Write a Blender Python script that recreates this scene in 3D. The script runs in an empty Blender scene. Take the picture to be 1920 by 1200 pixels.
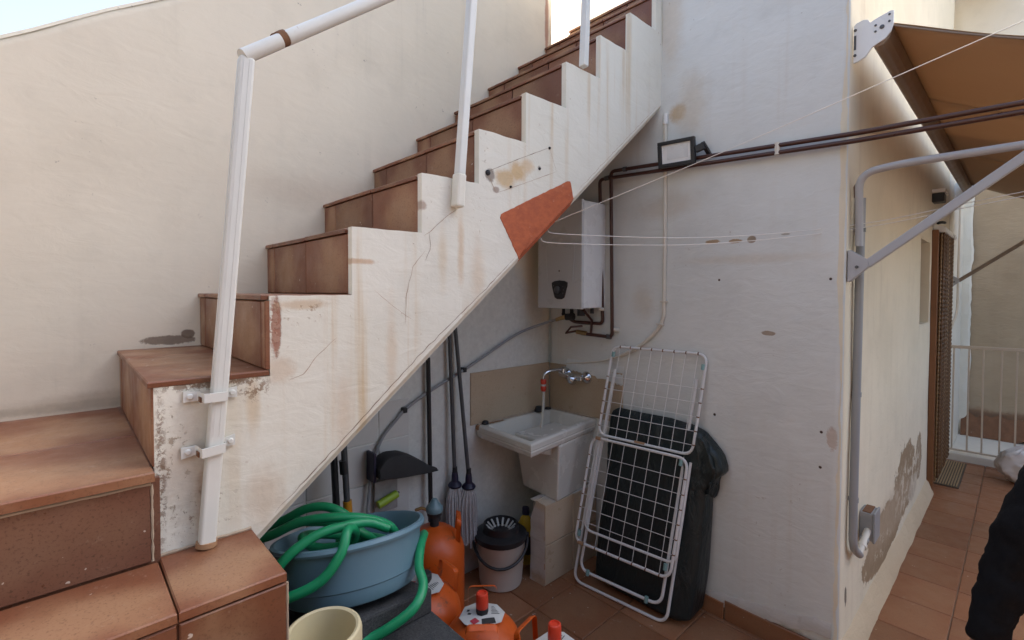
import bpy, bmesh, math, random
from mathutils import Vector, Matrix, noise
random.seed(7)
R = math.radians
scn = bpy.context.scene
col = scn.collection

# ------------------------------------------------------------------ camera
CAMZ = 1.6593
yaw, pitch, roll = R(46.7882), R(1.4082), R(0.1583)
fw = Vector((-math.sin(yaw) * math.cos(pitch), math.cos(yaw) * math.cos(pitch), -math.sin(pitch)))
rt = Vector((math.cos(yaw), math.sin(yaw), 0))
up = rt.cross(fw)
c_, s_ = math.cos(roll), math.sin(roll)
rt, up = rt * c_ + up * s_, up * c_ - rt * s_
cd = bpy.data.cameras.new('camera')
cam = bpy.data.objects.new('camera', cd)
col.objects.link(cam)
cam.matrix_world = Matrix(((rt.x, up.x, -fw.x, 0), (rt.y, up.y, -fw.y, 0), (rt.z, up.z, -fw.z, CAMZ), (0, 0, 0, 1)))
cd.sensor_width = 36
cd.lens = 36 * 901.95 / 1920
cd.shift_y = -31.8 / 1920
cd.clip_start = 0.02
cd.clip_end = 1000
scn.camera = cam

# ------------------------------------------------------------------ light
SUN = Vector((0.10, 0.70, 0.71)).normalized()          # direction towards the sun
w = bpy.data.worlds.new('World')
scn.world = w
w.use_nodes = True
wt = w.node_tree
wt.nodes.clear()
sky = wt.nodes.new('ShaderNodeTexSky')
sky.sky_type = 'NISHITA'
sky.sun_disc = False
sky.sun_elevation = math.asin(SUN.z)
sky.sun_rotation = math.atan2(SUN.x, SUN.y)
sky.altitude = 0
sky.air_density = 1.0
sky.dust_density = 4.0
sky.ozone_density = 0.0
bg = wt.nodes.new('ShaderNodeBackground')
bg.inputs['Strength'].default_value = 0.15
wo = wt.nodes.new('ShaderNodeOutputWorld')
wt.links.new(sky.outputs[0], bg.inputs[0])
wt.links.new(bg.outputs[0], wo.inputs[0])
sl = bpy.data.lights.new('sun', 'SUN')
sl.energy = 4.0
sl.angle = R(0.6)
sl.color = (1.0, 0.95, 0.87)
so = bpy.data.objects.new('sun', sl)
col.objects.link(so)
so.rotation_euler = SUN.to_track_quat('Z', 'Y').to_euler()

scn.view_settings.view_transform = 'Standard'
scn.view_settings.look = 'None'
scn.view_settings.gamma = 1
scn.view_settings.exposure = 1.86
scn.view_settings.use_curve_mapping = False
scn.render.engine = 'CYCLES'
scn.cycles.use_denoising = True
scn.cycles.max_bounces = 10
scn.cycles.diffuse_bounces = 6
scn.cycles.transparent_max_bounces = 12

# ------------------------------------------------------------------ mesh helpers
class MB:
    def __init__(s):
        s.v = []; s.f = []; s.sm = []
    def add(s, vs, fs, smooth=False):
        b = len(s.v)
        s.v += [tuple(v) for v in vs]
        for f in fs:
            s.f.append(tuple(i + b for i in f)); s.sm.append(smooth)
    def box(s, x0, x1, y0, y1, z0, z1):
        s.hexa([(x0, y0, z0), (x1, y0, z0), (x1, y1, z0), (x0, y1, z0), (x0, y0, z1), (x1, y0, z1), (x1, y1, z1), (x0, y1, z1)])
    def hexa(s, p):
        s.add(p, [(0, 3, 2, 1), (4, 5, 6, 7), (0, 1, 5, 4), (1, 2, 6, 5), (2, 3, 7, 6), (3, 0, 4, 7)])
    def obox(s, c, ax, h):
        c = Vector(c); a, b, d = [Vector(q) * k for q, k in zip(ax, h)]
        s.hexa([c - a - b - d, c + a - b - d, c + a + b - d, c - a + b - d, c - a - b + d, c + a - b + d, c + a + b + d, c - a + b + d])
    def bar(s, p, q, wd, ht, upv=(0, 0, 1)):
        p, q = Vector(p), Vector(q); d = (q - p); L = d.length; d.normalize()
        u = Vector(upv); sd = d.cross(u).normalized(); u = sd.cross(d).normalized()
        s.obox((p + q) / 2, (d, sd, u), (L / 2, wd / 2, ht / 2))
    def tube(s, pts, r, n=8, cap=True, closed=False):
        pts = [Vector(p) for p in pts]; m = len(pts)
        rs = r if isinstance(r, (list, tuple)) else [r] * m
        tan = []
        for i in range(m):
            if closed: d = pts[(i + 1) % m] - pts[i - 1]
            else: d = pts[min(i + 1, m - 1)] - pts[max(i - 1, 0)]
            tan.append(d.normalized())
        t0 = tan[0]; a = Vector((0, 0, 1)) if abs(t0.z) < .9 else Vector((1, 0, 0))
        nrm = (a - t0 * a.dot(t0)).normalized(); vs = []
        for i in range(m):
            t = tan[i]; nrm = (nrm - t * nrm.dot(t))
            nrm.normalize(); bn = t.cross(nrm)
            for k in range(n):
                an = 2 * math.pi * k / n
                vs.append(pts[i] + (nrm * math.cos(an) + bn * math.sin(an)) * rs[i])
        fs = []
        for i in range(m if closed else m - 1):
            j = (i + 1) % m
            for k in range(n):
                l = (k + 1) % n
                fs.append((i * n + k, i * n + l, j * n + l, j * n + k))
        s.add(vs, fs, True)
        if cap and not closed:
            s.add(vs[:n], [tuple(reversed(range(n)))]); s.add(vs[-n:], [tuple(range(n))])
    def lathe(s, prof, n=24, M=None, cap=True):
        M = M or Matrix(); vs = []; m = len(prof)
        for r, z in prof:
            for k in range(n):
                a = 2 * math.pi * k / n
                vs.append(M @ Vector((r * math.cos(a), r * math.sin(a), z)))
        fs = []
        for i in range(m - 1):
            for k in range(n):
                l = (k + 1) % n
                fs.append((i * n + k, i * n + l, (i + 1) * n + l, (i + 1) * n + k))
        s.add(vs, fs, True)
        if cap:
            if prof[0][0] > 1e-4: s.add(vs[:n], [tuple(reversed(range(n)))])
            if prof[-1][0] > 1e-4: s.add(vs[-n:], [tuple(range(n))])
    def prism(s, poly, ax, d0, d1):
        """poly of 2D points in the plane across axis ax ('x','y','z'), extruded d0..d1"""
        def P(a, b, d):
            return {'x': (d, a, b), 'y': (a, d, b), 'z': (a, b, d)}[ax]
        n = len(poly)
        vs = [P(a, b, d0) for a, b in poly] + [P(a, b, d1) for a, b in poly]
        fs = [tuple(range(n)), tuple(reversed(range(n, 2 * n)))]
        for i in range(n):
            j = (i + 1) % n
            fs.append((i, i + n, j + n, j))
        s.add(vs, fs)
    def grid(s, fn, nu, nv, wrapu=False, wrapv=False, smooth=True):
        vs = [fn(i, j) for i in range(nu) for j in range(nv)]; fs = []
        for i in range(nu if wrapu else nu - 1):
            for j in range(nv if wrapv else nv - 1):
                a, b = (i + 1) % nu, (j + 1) % nv
                fs.append((i * nv + j, a * nv + j, a * nv + b, i * nv + b))
        s.add(vs, fs, smooth)

def wloc(o):
    p = Vector((0, 0, 0))
    while o is not None:
        p += Vector(o.location); o = o.parent
    return p

def mesh_of(name, b, mat, fix=True, sharp=38):
    me = bpy.data.meshes.new(name)
    me.from_pydata([tuple(v) for v in b.v], [], b.f)
    me.polygons.foreach_set('use_smooth', [bool(q) for q in b.sm])
    if mat is not None:
        me.materials.append(mat)
    if fix:
        bm = bmesh.new(); bm.from_mesh(me)
        bmesh.ops.remove_doubles(bm, verts=bm.verts, dist=1e-6)
        bmesh.ops.recalc_face_normals(bm, faces=bm.faces)
        bm.to_mesh(me); bm.free()
    if any(b.sm):
        me.set_sharp_from_angle(angle=R(sharp))
    me.update()
    return me

def obj(name, b, mat, parent=None, bevel=0, seg=2, **kw):
    """world-coordinate mesh object; parent keeps its place"""
    o = bpy.data.objects.new(name, mesh_of(name, b, mat, **kw))
    col.objects.link(o)
    if parent is not None:
        o.parent = parent
        o.matrix_parent_inverse = Matrix.Translation(-wloc(parent)) if parent.type == 'EMPTY' else Matrix()
    if bevel:
        md = o.modifiers.new('edge', 'BEVEL'); md.width = bevel; md.segments = seg
        md.limit_method = 'ANGLE'; md.angle_limit = R(40); md.harden_normals = False
    return o

def thing(name, label, cat, loc=(0, 0, 0), group=None):
    o = bpy.data.objects.new(name, None); col.objects.link(o)
    o.location = loc; o.empty_display_size = .1
    return tag(o, label, cat, group)

def tag(o, label=None, cat=None, group=None, kind=None):
    if label: o['label'] = label
    if cat: o['category'] = cat
    if group: o['group'] = group
    if kind: o['kind'] = kind
    return o

def copy_tree(o, parent=None):
    c = o.copy(); col.objects.link(c)
    if parent is not None: c.parent = parent
    for ch in list(o.children):
        copy_tree(ch, c)
    return c

def spline(pts, n=8):
    """Catmull-Rom through the points"""
    P = [Vector(p) for p in pts]; P = [P[0] * 2 - P[1]] + P + [P[-1] * 2 - P[-2]]
    out = []
    for i in range(1, len(P) - 2):
        a, b, c, d = P[i - 1:i + 3]
        for k in range(n):
            t = k / n
            out.append(.5 * ((2 * b) + (c - a) * t + (2 * a - 5 * b + 4 * c - d) * t * t + (3 * b - a - 3 * c + d) * t ** 3))
    out.append(P[-2])
    return out

def fillet(pts, r, n=6):
    """polyline with rounded corners"""
    P = [Vector(p) for p in pts]; out = [P[0]]
    for i in range(1, len(P) - 1):
        a = (P[i - 1] - P[i]); b = (P[i + 1] - P[i]); q = min(r, a.length * .49, b.length * .49)
        a = P[i] + a.normalized() * q; b = P[i] + b.normalized() * q
        for k in range(n + 1):
            t = k / n
            out.append(a * (1 - t) ** 2 + P[i] * 2 * t * (1 - t) + b * t * t)
    out.append(P[-1])
    return out

# ------------------------------------------------------------------ material helpers
class NT:
    def __init__(s, name):
        s.m = bpy.data.materials.new(name); s.m.use_nodes = True
        s.t = s.m.node_tree; s.b = s.t.nodes['Principled BSDF']; s.out = s.t.nodes['Material Output']
        s._pos = None
    def n(s, ty, **kw):
        q = s.t.nodes.new('ShaderNode' + ty)
        for k, v in kw.items(): setattr(q, k, v)
        return q
    def l(s, a, b): s.t.links.new(a, b)
    def put(s, sock, v):
        if isinstance(v, bpy.types.NodeSocket): s.l(v, sock)
        elif isinstance(v, (tuple, list)) and len(v) == 3 and sock.type == 'RGBA': sock.default_value = (*v, 1)
        else: sock.default_value = v
    @property
    def pos(s):
        if s._pos is None: s._pos = s.n('NewGeometry').outputs['Position']
        return s._pos
    def obj(s): return s.n('TexCoord').outputs['Object']
    def gen(s): return s.n('TexCoord').outputs['Generated']
    def rnd(s): return s.n('ObjectInfo').outputs['Random']
    def vm(s, op, a, b):
        q = s.n('VectorMath', operation=op); s.put(q.inputs[0], a); s.put(q.inputs[1], b); return q.outputs['Value' if op in ('LENGTH', 'DOT_PRODUCT') else 'Vector']
    def ma(s, op, a, b=0.0, c=None, clamp=False):
        q = s.n('Math', operation=op, use_clamp=clamp); s.put(q.inputs[0], a); s.put(q.inputs[1], b)
        if c is not None: s.put(q.inputs[2], c)
        return q.outputs[0]
    def noise(s, sc, vec=None, det=4, rough=.55, stretch=None, dist=0):
        vec = vec if vec is not None else s.pos
        if stretch: vec = s.vm('MULTIPLY', vec, stretch)
        q = s.n('TexNoise'); q.inputs['Scale'].default_value = sc; q.inputs['Detail'].default_value = det
        q.inputs['Roughness'].default_value = rough; q.inputs['Distortion'].default_value = dist
        s.l(vec, q.inputs['Vector']); return q.outputs['Fac']
    def vor(s, sc, vec=None, feat='F1'):
        q = s.n('TexVoronoi', feature=feat); q.inputs['Scale'].default_value = sc
        s.l(vec if vec is not None else s.pos, q.inputs['Vector']); return q.outputs['Distance']
    def mr(s, v, a, b, c=0.0, d=1.0, smooth=True):
        q = s.n('MapRange', interpolation_type='SMOOTHSTEP' if smooth else 'LINEAR')
        s.put(q.inputs[0], v)
        for i, x in enumerate((a, b, c, d)): s.put(q.inputs[1 + i], x)
        return q.outputs[0]
    def mix(s, fac, a, b, mode='MIX'):
        q = s.n('Mix', data_type='RGBA', blend_type=mode); s.put(q.inputs[0], fac); s.put(q.inputs[6], a); s.put(q.inputs[7], b); return q.outputs[2]
    def blot(s, c, r, soft=.5, amp=.5, nsc=12, noise_sock=None):
        """a stain with a shape of its own round a point of the place: 1 inside, 0 outside"""
        d = s.vm('LENGTH', s.vm('DIVIDE', s.vm('SUBTRACT', s.pos, tuple(c)), tuple(r)), (0, 0, 0))
        nz = s.ma('ADD', s.ma('MULTIPLY', s.noise(nsc, None, 5, .65), .72), s.ma('MULTIPLY', s.noise(nsc * 4.5, None, 3, .7), .28))
        d = s.ma('ADD', d, s.ma('MULTIPLY', s.ma('SUBTRACT', nz, .5), amp * 2))
        return s.mr(d, 1.0, 1.0 - soft, 0, 1)
    def bump(s, h, strength=.4, dist=.01, prev=None):
        q = s.n('Bump'); q.inputs['Strength'].default_value = strength; q.inputs['Distance'].default_value = dist
        s.put(q.inputs['Height'], h)
        if prev is not None: s.l(prev, q.inputs['Normal'])
        return q.outputs[0]
    def done(s, color=None, rough=None, normal=None, **kw):
        if color is not None: s.put(s.b.inputs['Base Color'], color)
        if rough is not None: s.put(s.b.inputs['Roughness'], rough)
        if normal is not None: s.l(normal, s.b.inputs['Normal'])
        for k, v in kw.items(): s.put(s.b.inputs[k.replace('_', ' ')], v)
        return s.m

def simple(name, c, rough=.5, var=.12, sc=6, dirt=None, dirt_t=.62, bump=0, bsc=60, metal=0, spec=.5, **kw):
    """painted / plastic / metal surface with uneven tone, some dirt and fine relief"""
    t = NT(name); v = t.obj()
    f = t.noise(sc, v, 5, .6)
    cc = t.mix(f, tuple(x * (1 - var) for x in c), tuple(min(1, x * (1 + var)) for x in c))
    if dirt is not None:
        g = t.mr(t.noise(sc * 2.3, v, 8, .7), dirt_t, dirt_t + .12)
        cc = t.mix(t.ma('MULTIPLY', g, .8), cc, dirt)
    rr = t.mr(t.noise(sc * 1.7, v, 4), .3, .7, max(.02, rough - .08), min(1, rough + .1), False)
    nm = t.bump(t.noise(bsc, v, 4), bump, .002) if bump else None
    return t.done(cc, rr, nm, Metallic=metal, Specular_IOR_Level=spec, **kw)

M = {}
def plaster(name, c, c2, streak=None, streak_amt=0., blots=(), spots=None, relief=1.0, grime=()):
    """hand-trowelled, painted plaster. blots: (centre, radii, colour, soft, amp, noise scale, strength, relief)"""
    t = NT(name)
    big = t.noise(1.1, None, 4, .6); mid = t.noise(6, None, 6, .65); fine = t.noise(70, None, 4, .6)
    trow = t.noise(9, None, 5, .55, stretch=(1, 1, 2.2), dist=.6)
    cc = t.mix(t.mr(big, .35, .68), c, c2)
    cc = t.mix(t.mr(mid, .45, .75, 0, .35), cc, tuple(x * .86 for x in c2))
    h = t.ma('ADD', t.ma('MULTIPLY', trow, 1.0), t.ma('MULTIPLY', fine, .12))
    if streak:
        st = (14, 14, .55)
        s1 = t.noise(1.0, None, 5, .6, stretch=st); s2 = t.noise(1.0, None, 4, .6, stretch=(1.2, 1.2, .9))
        sm = t.ma('MULTIPLY', t.mr(s1, .52, .74), t.mr(s2, .38, .66))
        cc = t.mix(t.ma('MULTIPLY', sm, streak_amt), cc, streak)
    if spots:
        sp = t.ma('MULTIPLY', t.mr(t.noise(38, None, 3, .7), .66, .74), t.mr(t.noise(2.3, None, 3), .5, .62))
        cc = t.mix(t.ma('MULTIPLY', sp, .7), cc, spots)
    for b in blots:
        ce, ra, bc, soft, amp, ns, stg = b[:7]
        mk = t.blot(ce, ra, soft, amp, ns)
        nb = t.noise(30, None, 5, .7)
        cc = t.mix(t.ma('MULTIPLY', mk, stg), cc, t.mix(nb, tuple(x * .75 for x in bc), tuple(min(1, x * 1.2) for x in bc)))
        if len(b) > 7: h = t.ma('SUBTRACT', h, t.ma('MULTIPLY', mk, b[7]))
    for ce, ra, bc, ns, thr, stg in grime:                            # broken specks of dirt and lost paint inside a region
        reg = t.blot(ce, ra, .7, .35, 9)
        g = t.mr(t.noise(ns, None, 5, .72), thr, thr + .07)
        g = t.ma('MULTIPLY', g, reg)
        cc = t.mix(t.ma('MULTIPLY', g, stg), cc, bc); h = t.ma('SUBTRACT', h, t.ma('MULTIPLY', g, .35))
    nm = t.bump(h, .55 * relief, .006)
    return t.done(cc, .88, nm, Specular_IOR_Level=.25)

# ------------------------------------------------------------------ materials
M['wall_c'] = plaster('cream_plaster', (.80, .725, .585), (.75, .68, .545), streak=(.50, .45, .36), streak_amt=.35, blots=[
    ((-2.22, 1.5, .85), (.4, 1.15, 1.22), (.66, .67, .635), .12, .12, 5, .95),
    ((-2.22, .08, 1.262), (.3, .5, .022), (.46, .40, .30), .6, .6, 25, .7),
    ((-2.22, .30, 1.470), (.2, .095, .020), (.25, .19, .14), .25, .55, 30, .9, .5),
    ((-2.22, .36, 1.490), (.2, .025, .020), (.20, .15, .11), .25, .4, 40, .9, .5),
    ((-2.22, 2.40, 3.45), (.3, .022, .30), (.42, .20, .13), .5, .5, 14, .8),
    ((-2.22, .10, 1.27), (.2, .35, .05), (.55, .47, .36), .6, .5, 12, .6),
    ((-2.22, 1.0, 2.1), (.2, .7, .12), (.62, .50, .38), .8, .5, 5, .35)], spots=(.35, .30, .24), relief=.45)
M['wall_b'] = plaster('white_plaster', (.675, .695, .672), (.62, .637, .612), streak=(.52, .44, .36), streak_amt=.32, blots=[
    ((-1.10, 2.44, 1.915), (.04, .2, .012), (.42, .30, .18), .25, .6, 40, .95, .4),
    ((-.985, 2.44, 1.910), (.035, .2, .012), (.42, .30, .18), .25, .6, 40, .95, .4),
    ((-.908, 2.44, 1.913), (.024, .2, .020), (.33, .26, .18), .25, .4, 40, .95, .4),
    ((-.76, 2.44, 1.925), (.02, .2, .006), (.40, .36, .30), .25, .6, 50, .8, .3),
    ((-1.064, 2.44, 1.719), (.007, .2, .007), (.10, .06, .04), .3, .3, 60, 1, .8),
    ((-.578, 2.44, 1.716), (.007, .2, .007), (.08, .05, .04), .3, .3, 60, 1, .8),
    ((-.827, 2.44, 1.463), (.036, .2, .012), (.36, .29, .22), .2, .5, 30, .95, .6),
    ((-1.076, 2.44, 1.029), (.008, .2, .008), (.08, .06, .05), .3, .3, 60, 1, .8),
    ((-.601, 2.44, 1.041), (.007, .2, .007), (.08, .05, .04), .3, .3, 60, 1, .8),
    ((-.603, 2.44, .884), (.007, .2, .007), (.08, .05, .04), .3, .3, 60, 1, .8),
    ((-.56, 2.44, 1.02), (.022, .2, .06), (.5, .38, .3), .3, .7, 30, .7, .4),
    ((-1.30, 2.44, 2.62), (.06, .3, .07), (.50, .36, .20), .6, .6, 18, .8),
    ((-1.22, 2.44, 2.62), (.12, .3, .24), (.60, .52, .40), .8, .6, 8, .5),
    ((-1.34, 2.44, 3.1), (.10, .3, .3), (.60, .50, .38), .8, .6, 7, .5),
    ((-.95, 2.44, 1.82), (.45, .3, .035), (.60, .54, .45), .8, .5, 6, .5),
    ((-1.35, 2.44, 2.13), (.3, .3, .10), (.52, .45, .36), .8, .6, 7, .45),
    ((-1.50, 2.44, 1.60), (.10, .3, .14), (.56, .50, .40), .8, .6, 9, .5),
    ((-.83, 2.44, .06), (.5, .3, .06), (.34, .28, .21), .5, .6, 14, .7, .2)], spots=(.33, .27, .22), relief=.85)
M['wall_e'] = plaster('warm_plaster', (.76, .69, .54), (.70, .635, .49), streak=(.48, .40, .30), streak_amt=.3, blots=[
    ((-.52, 3.50, .26), (.3, .62, .17), (.30, .215, .13), .10, .55, 8, .97, .7),
    ((-.52, 4.15, .40), (.3, .42, .25), (.30, .215, .13), .10, .60, 9, .97, .7),
    ((-.52, 4.72, .42), (.3, .17, .19), (.32, .235, .15), .12, .65, 12, .95, .7),
    ((-.52, 4.45, .26), (.3, .22, .10), (.52, .45, .35), .3, .6, 12, .8),
    ((-.52, 3.7, .32), (.3, .9, .18), (.50, .40, .29), .6, .5, 7, .5),
    ((-.52, 2.56, .29), (.3, .02, .05), (.12, .10, .08), .25, .5, 40, .9, .5)],
    grime=[((-.52, 4.35, .36), (.3, .75, .26), (.64, .575, .45), 13, .50, .95), ((-.52, 3.4, .22), (.3, .4, .10), (.62, .55, .42), 22, .55, .9), ((-.52, 4.1, .62), (.3, .6, .12), (.34, .25, .16), 16, .60, .8)], spots=(.4, .33, .25), relief=.6)
M['stringer'] = plaster('stair_side_plaster', (.755, .745, .665), (.705, .69, .60), streak=(.58, .44, .26), streak_amt=.85, blots=[
    ((-1.4, .22, 1.22), (.2, .07, .20), (.56, .50, .42), .7, .6, 22, .7, .1),
    ((-1.4, .26, 1.12), (.2, .03, .14), (.42, .27, .17), .6, .6, 30, .55),
    ((-1.4, .30, 1.43), (.2, .10, .020), (.33, .25, .18), .5, .7, 40, .8, .2),
    ((-1.4, .43, 1.56), (.2, .014, .085), (.38, .20, .14), .25, .6, 45, .9, .4),
    ((-1.4, .44, 1.44), (.2, .05, .05), (.60, .48, .36), .6, .6, 20, .6),
    ((-1.4, 1.06, 1.80), (.2, .022, .18), (.60, .40, .22), .8, .5, 16, .5),
    ((-1.4, 1.14, 1.72), (.2, .05, .20), (.62, .46, .30), .9, .6, 12, .42),
    ((-1.4, .62, 1.30), (.2, .05, .20), (.62, .45, .30), .9, .6, 12, .42),
    ((-1.4, .78, 1.45), (.2, .03, .25), (.62, .46, .30), .9, .6, 12, .4),
    ((-1.4, .40, 1.10), (.2, .08, .12), (.60, .48, .36), .8, .5, 15, .6),
    ((-1.4, 1.275, 2.10), (.2, .065, .05), (.58, .42, .23), .6, .6, 16, .85),
    ((-1.4, 1.345, 2.135), (.2, .06, .05), (.58, .40, .20), .6, .6, 18, .85),
    ((-1.4, 1.40, 2.17), (.2, .05, .04), (.62, .46, .28), .6, .6, 18, .7),
    ((-1.4, 1.20, 2.10), (.2, .028, .03), (.22, .18, .15), .4, .6, 30, .8),
    ((-1.4, 1.23, 2.05), (.2, .02, .015), (.30, .22, .18), .4, .6, 30, .7),
    ((-1.4, 1.47, 2.175), (.2, .012, .012), (.30, .26, .22), .4, .5, 50, .8),
    ((-1.4, .64, 1.75), (.2, .10, .012), (.55, .36, .22), .5, .6, 25, .7),
    ((-1.4, .90, 1.95), (.2, .02, .02), (.35, .24, .18), .5, .6, 30, .7),
    ((-1.4, 1.12, 2.25), (.2, .02, .10), (.60, .46, .34), .5, .6, 25, .7),
    ((-1.4, .98, 1.78), (.2, .03, .16), (.62, .48, .30), .9, .6, 12, .42),
    ((-1.4, 1.80, 2.60), (.2, .02, .22), (.60, .48, .32), .9, .6, 12, .42),
    ((-1.4, 2.08, 2.80), (.2, .02, .22), (.60, .48, .32), .9, .6, 12, .4),
    ((-1.4, .37, 1.36), (.2, .025, .12), (.62, .50, .34), .8, .5, 14, .7),
    ((-1.4, .50, 1.62), (.2, .10, .02), (.58, .42, .26), .7, .6, 20, .6)],
    grime=[((-1.4, .185, 1.24), (.2, .055, .26), (.30, .23, .16), 46, .57, .75),
           ((-1.4, .27, 1.424), (.2, .17, .022), (.22, .15, .10), 55, .46, .9),
           ((-1.4, .37, 1.405), (.2, .06, .05), (.28, .19, .12), 50, .50, .85),
           ((-1.4, .168, 1.22), (.2, .016, .26), (.24, .16, .11), 60, .47, .8),
           ((-1.4, .25, 1.10), (.2, .10, .10), (.34, .26, .19), 50, .57, .8),
           ((-1.4, .425, 1.56), (.2, .022, .11), (.34, .16, .11), 42, .47, .8),
           ((-1.4, .50, 1.60), (.2, .10, .05), (.40, .28, .18), 46, .56, .7),
           ((-1.4, .85, 1.70), (.2, .5, .40), (.42, .30, .19), 40, .65, .7),
           ((-1.4, .93, 2.02), (.2, .05, .10), (.26, .20, .15), 55, .60, .6),
           ((-1.4, 1.17, 2.18), (.2, .03, .16), (.34, .24, .16), 50, .58, .55),
           ((-1.4, 1.14, 1.95), (.2, .05, .14), (.42, .28, .17), 45, .60, .5)],
    spots=(.40, .30, .22), relief=1.15)
M['terrace_wall'] = plaster('pale_plaster', (.82, .76, .66), (.78, .71, .60), relief=.4)
M['far_beige'] = plaster('rough_beige_render', (.50, .39, .265), (.43, .33, .22), streak=(.33, .25, .17), streak_amt=.3, blots=[
    ((-.2, 8, .15), (2., .5, .14), (.27, .15, .09), .5, .6, 5, .8)], relief=2.2)
M['far_white'] = plaster('lime_white_plaster', (.80, .765, .66), (.74, .70, .60), streak=(.6, .52, .4), streak_amt=.2, relief=.6)
M['painted_tile'] = simple('painted_wall_tile', (.60, .59, .56), .6, .06, 9, dirt=(.45, .33, .27), dirt_t=.66)
M['grout'] = simple('cement_grout', (.30, .25, .20), .9, .2, 20, bump=.5)
M['grout_pale'] = simple('pale_cement_grout', (.40, .32, .24), .9, .2, 20, bump=.4)
M['cement'] = simple('grey_cement', (.38, .36, .33), .9, .15, 10, bump=.5)

def tile_mat(name, edge, mid, rough=.42, speck=.0):
    """fired clay tile: flamed tone that changes from piece to piece, slight relief, worn film"""
    t = NT(name); r = t.rnd(); v = t.obj()
    off = t.vm('ADD', v, t.n('CombineXYZ').outputs[0])
    cx = t.n('CombineXYZ'); t.l(t.ma('MULTIPLY', r, 37.0), cx.inputs[0]); t.l(t.ma('MULTIPLY', r, 91.0), cx.inputs[1])
    v2 = t.vm('ADD', v, cx.outputs[0])
    g = t.gen(); sp = t.n('SeparateXYZ'); t.l(g, sp.inputs[0])
    gx = t.ma('ABSOLUTE', t.ma('SUBTRACT', sp.outputs[0], t.ma('ADD', .25, t.ma('MULTIPLY', r, .5))))
    gy = t.ma('ABSOLUTE', t.ma('SUBTRACT', sp.outputs[1], .5))
    d = t.ma('ADD', t.ma('MULTIPLY', gx, .9), t.ma('MULTIPLY', gy, .55))
    d = t.ma('ADD', d, t.ma('MULTIPLY', t.ma('SUBTRACT', t.noise(5, v2, 4), .5), 1.1))
    f = t.mr(d, .12, .62)
    cc = t.mix(f, mid, edge)
    fine = t.noise(160, v2, 3, .7)
    cc = t.mix(t.mr(fine, .5, .75, 0, .35 + speck), cc, tuple(x * .45 for x in edge))
    wear = t.mr(t.noise(26, v2, 6, .75), .60, .72)
    cc = t.mix(t.ma('MULTIPLY', wear, .32), cc, (.46, .36, .28))
    hs = t.n('HueSaturation'); t.put(hs.inputs['Value'], t.ma('ADD', .80, t.ma('MULTIPLY', r, .40))); t.put(hs.inputs['Color'], cc)
    chip = t.mr(t.noise(44, v2, 2, .5), .755, .775)
    c2 = t.mix(t.ma('MULTIPLY', chip, .75), hs.outputs[0], (.62, .56, .50))
    rr = t.mr(t.noise(12, v2, 4), .3, .7, rough - .1, rough + .16, False)
    nm = t.bump(t.ma('ADD', t.noise(7, v2, 3), t.ma('MULTIPLY', fine, .06)), .35, .004)
    return t.done(c2, rr, nm, Specular_IOR_Level=.45)

M['tile'] = tile_mat('stair_tile', (.190, .072, .036), (.300, .165, .090), .40, .2)
M['tile_dark'] = tile_mat('speckled_stair_tile', (.140, .062, .040), (.185, .096, .060), .36, .4)
M['floor_tile'] = tile_mat('floor_tile_clay', (.245, .102, .047), (.265, .125, .062), .40, .1)
M['bs_tile'] = tile_mat('beige_tile', (.50, .385, .265), (.54, .43, .305), .35, 0)

M['white_paint'] = simple('white_gloss_paint', (.66, .675, .645), .38, .05, 7, dirt=(.36, .20, .10), dirt_t=.655, bump=.2, bsc=40)
M['rust'] = simple('rusty_iron', (.16, .075, .035), .85, .5, 30, bump=.6, bsc=80)
M['rust_line'] = simple('ochre_crack', (.34, .20, .11), .9, .3, 20)
M['crack'] = simple('dark_crack', (.20, .13, .085), .95, .3, 20)
M['orange_patch'] = None
t = NT('orange_brushed_paint'); v = t.pos
br = t.noise(1, None, 5, .6, stretch=(1, 30, 60)); br2 = t.noise(9, None, 4, .6)
cc = t.mix(t.mr(br, .3, .7), (.46, .105, .030), (.36, .075, .022))
cc = t.mix(t.mr(br2, .5, .75, 0, .5), cc, (.50, .16, .06)); cc = t.mix(t.mr(t.noise(30, None, 6, .75), .62, .70, 0, .7), cc, (.56, .30, .18)); cc = t.mix(t.mr(t.noise(5, None, 5, .7), .58, .72, 0, .5), cc, (.26, .06, .022))
M['orange_patch'] = t.done(cc, .6, t.bump(br, .3, .003))
M['pipe_red'] = simple('brown_red_pipe_paint', (.062, .023, .015), .35, .25, 12, dirt=(.10, .05, .04))
M['pvc'] = simple('cream_pvc', (.62, .58, .50), .5, .08, 6, dirt=(.4, .32, .22), dirt_t=.64)
M['grey_pvc'] = simple('grey_pvc', (.27, .28, .29), .45, .1, 6, dirt=(.16, .15, .14), dirt_t=.66)
M['grey_paint'] = simple('silver_grey_paint', (.40, .405, .42), .4, .08, 6, dirt=(.25, .2, .17), dirt_t=.68)
M['chrome'] = simple('chrome', (.62, .62, .63), .14, .1, 8, metal=1)
M['brass'] = simple('brass', (.50, .34, .16), .35, .2, 10, metal=1)
M['black'] = simple('black_plastic', (.018, .018, .020), .42, .3, 8)
M['black_matte'] = simple('black_rubber', (.022, .022, .024), .7, .3, 8)
M['enamel'] = simple('white_enamel', (.74, .755, .745), .28, .03, 4)
M['enamel_shaded'] = simple('shaded_white_enamel', (.56, .575, .575), .30, .03, 4)  # boiler front: its shade is painted into the white enamel
M['ceramic'] = simple('glazed_ceramic', (.64, .62, .56), .22, .07, 5, dirt=(.38, .28, .17), dirt_t=.64)
M['hose_wht'] = simple('milky_hose', (.60, .57, .50), .5, .06)
M['red_plastic'] = simple('red_plastic', (.52, .045, .022), .4, .1)
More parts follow.
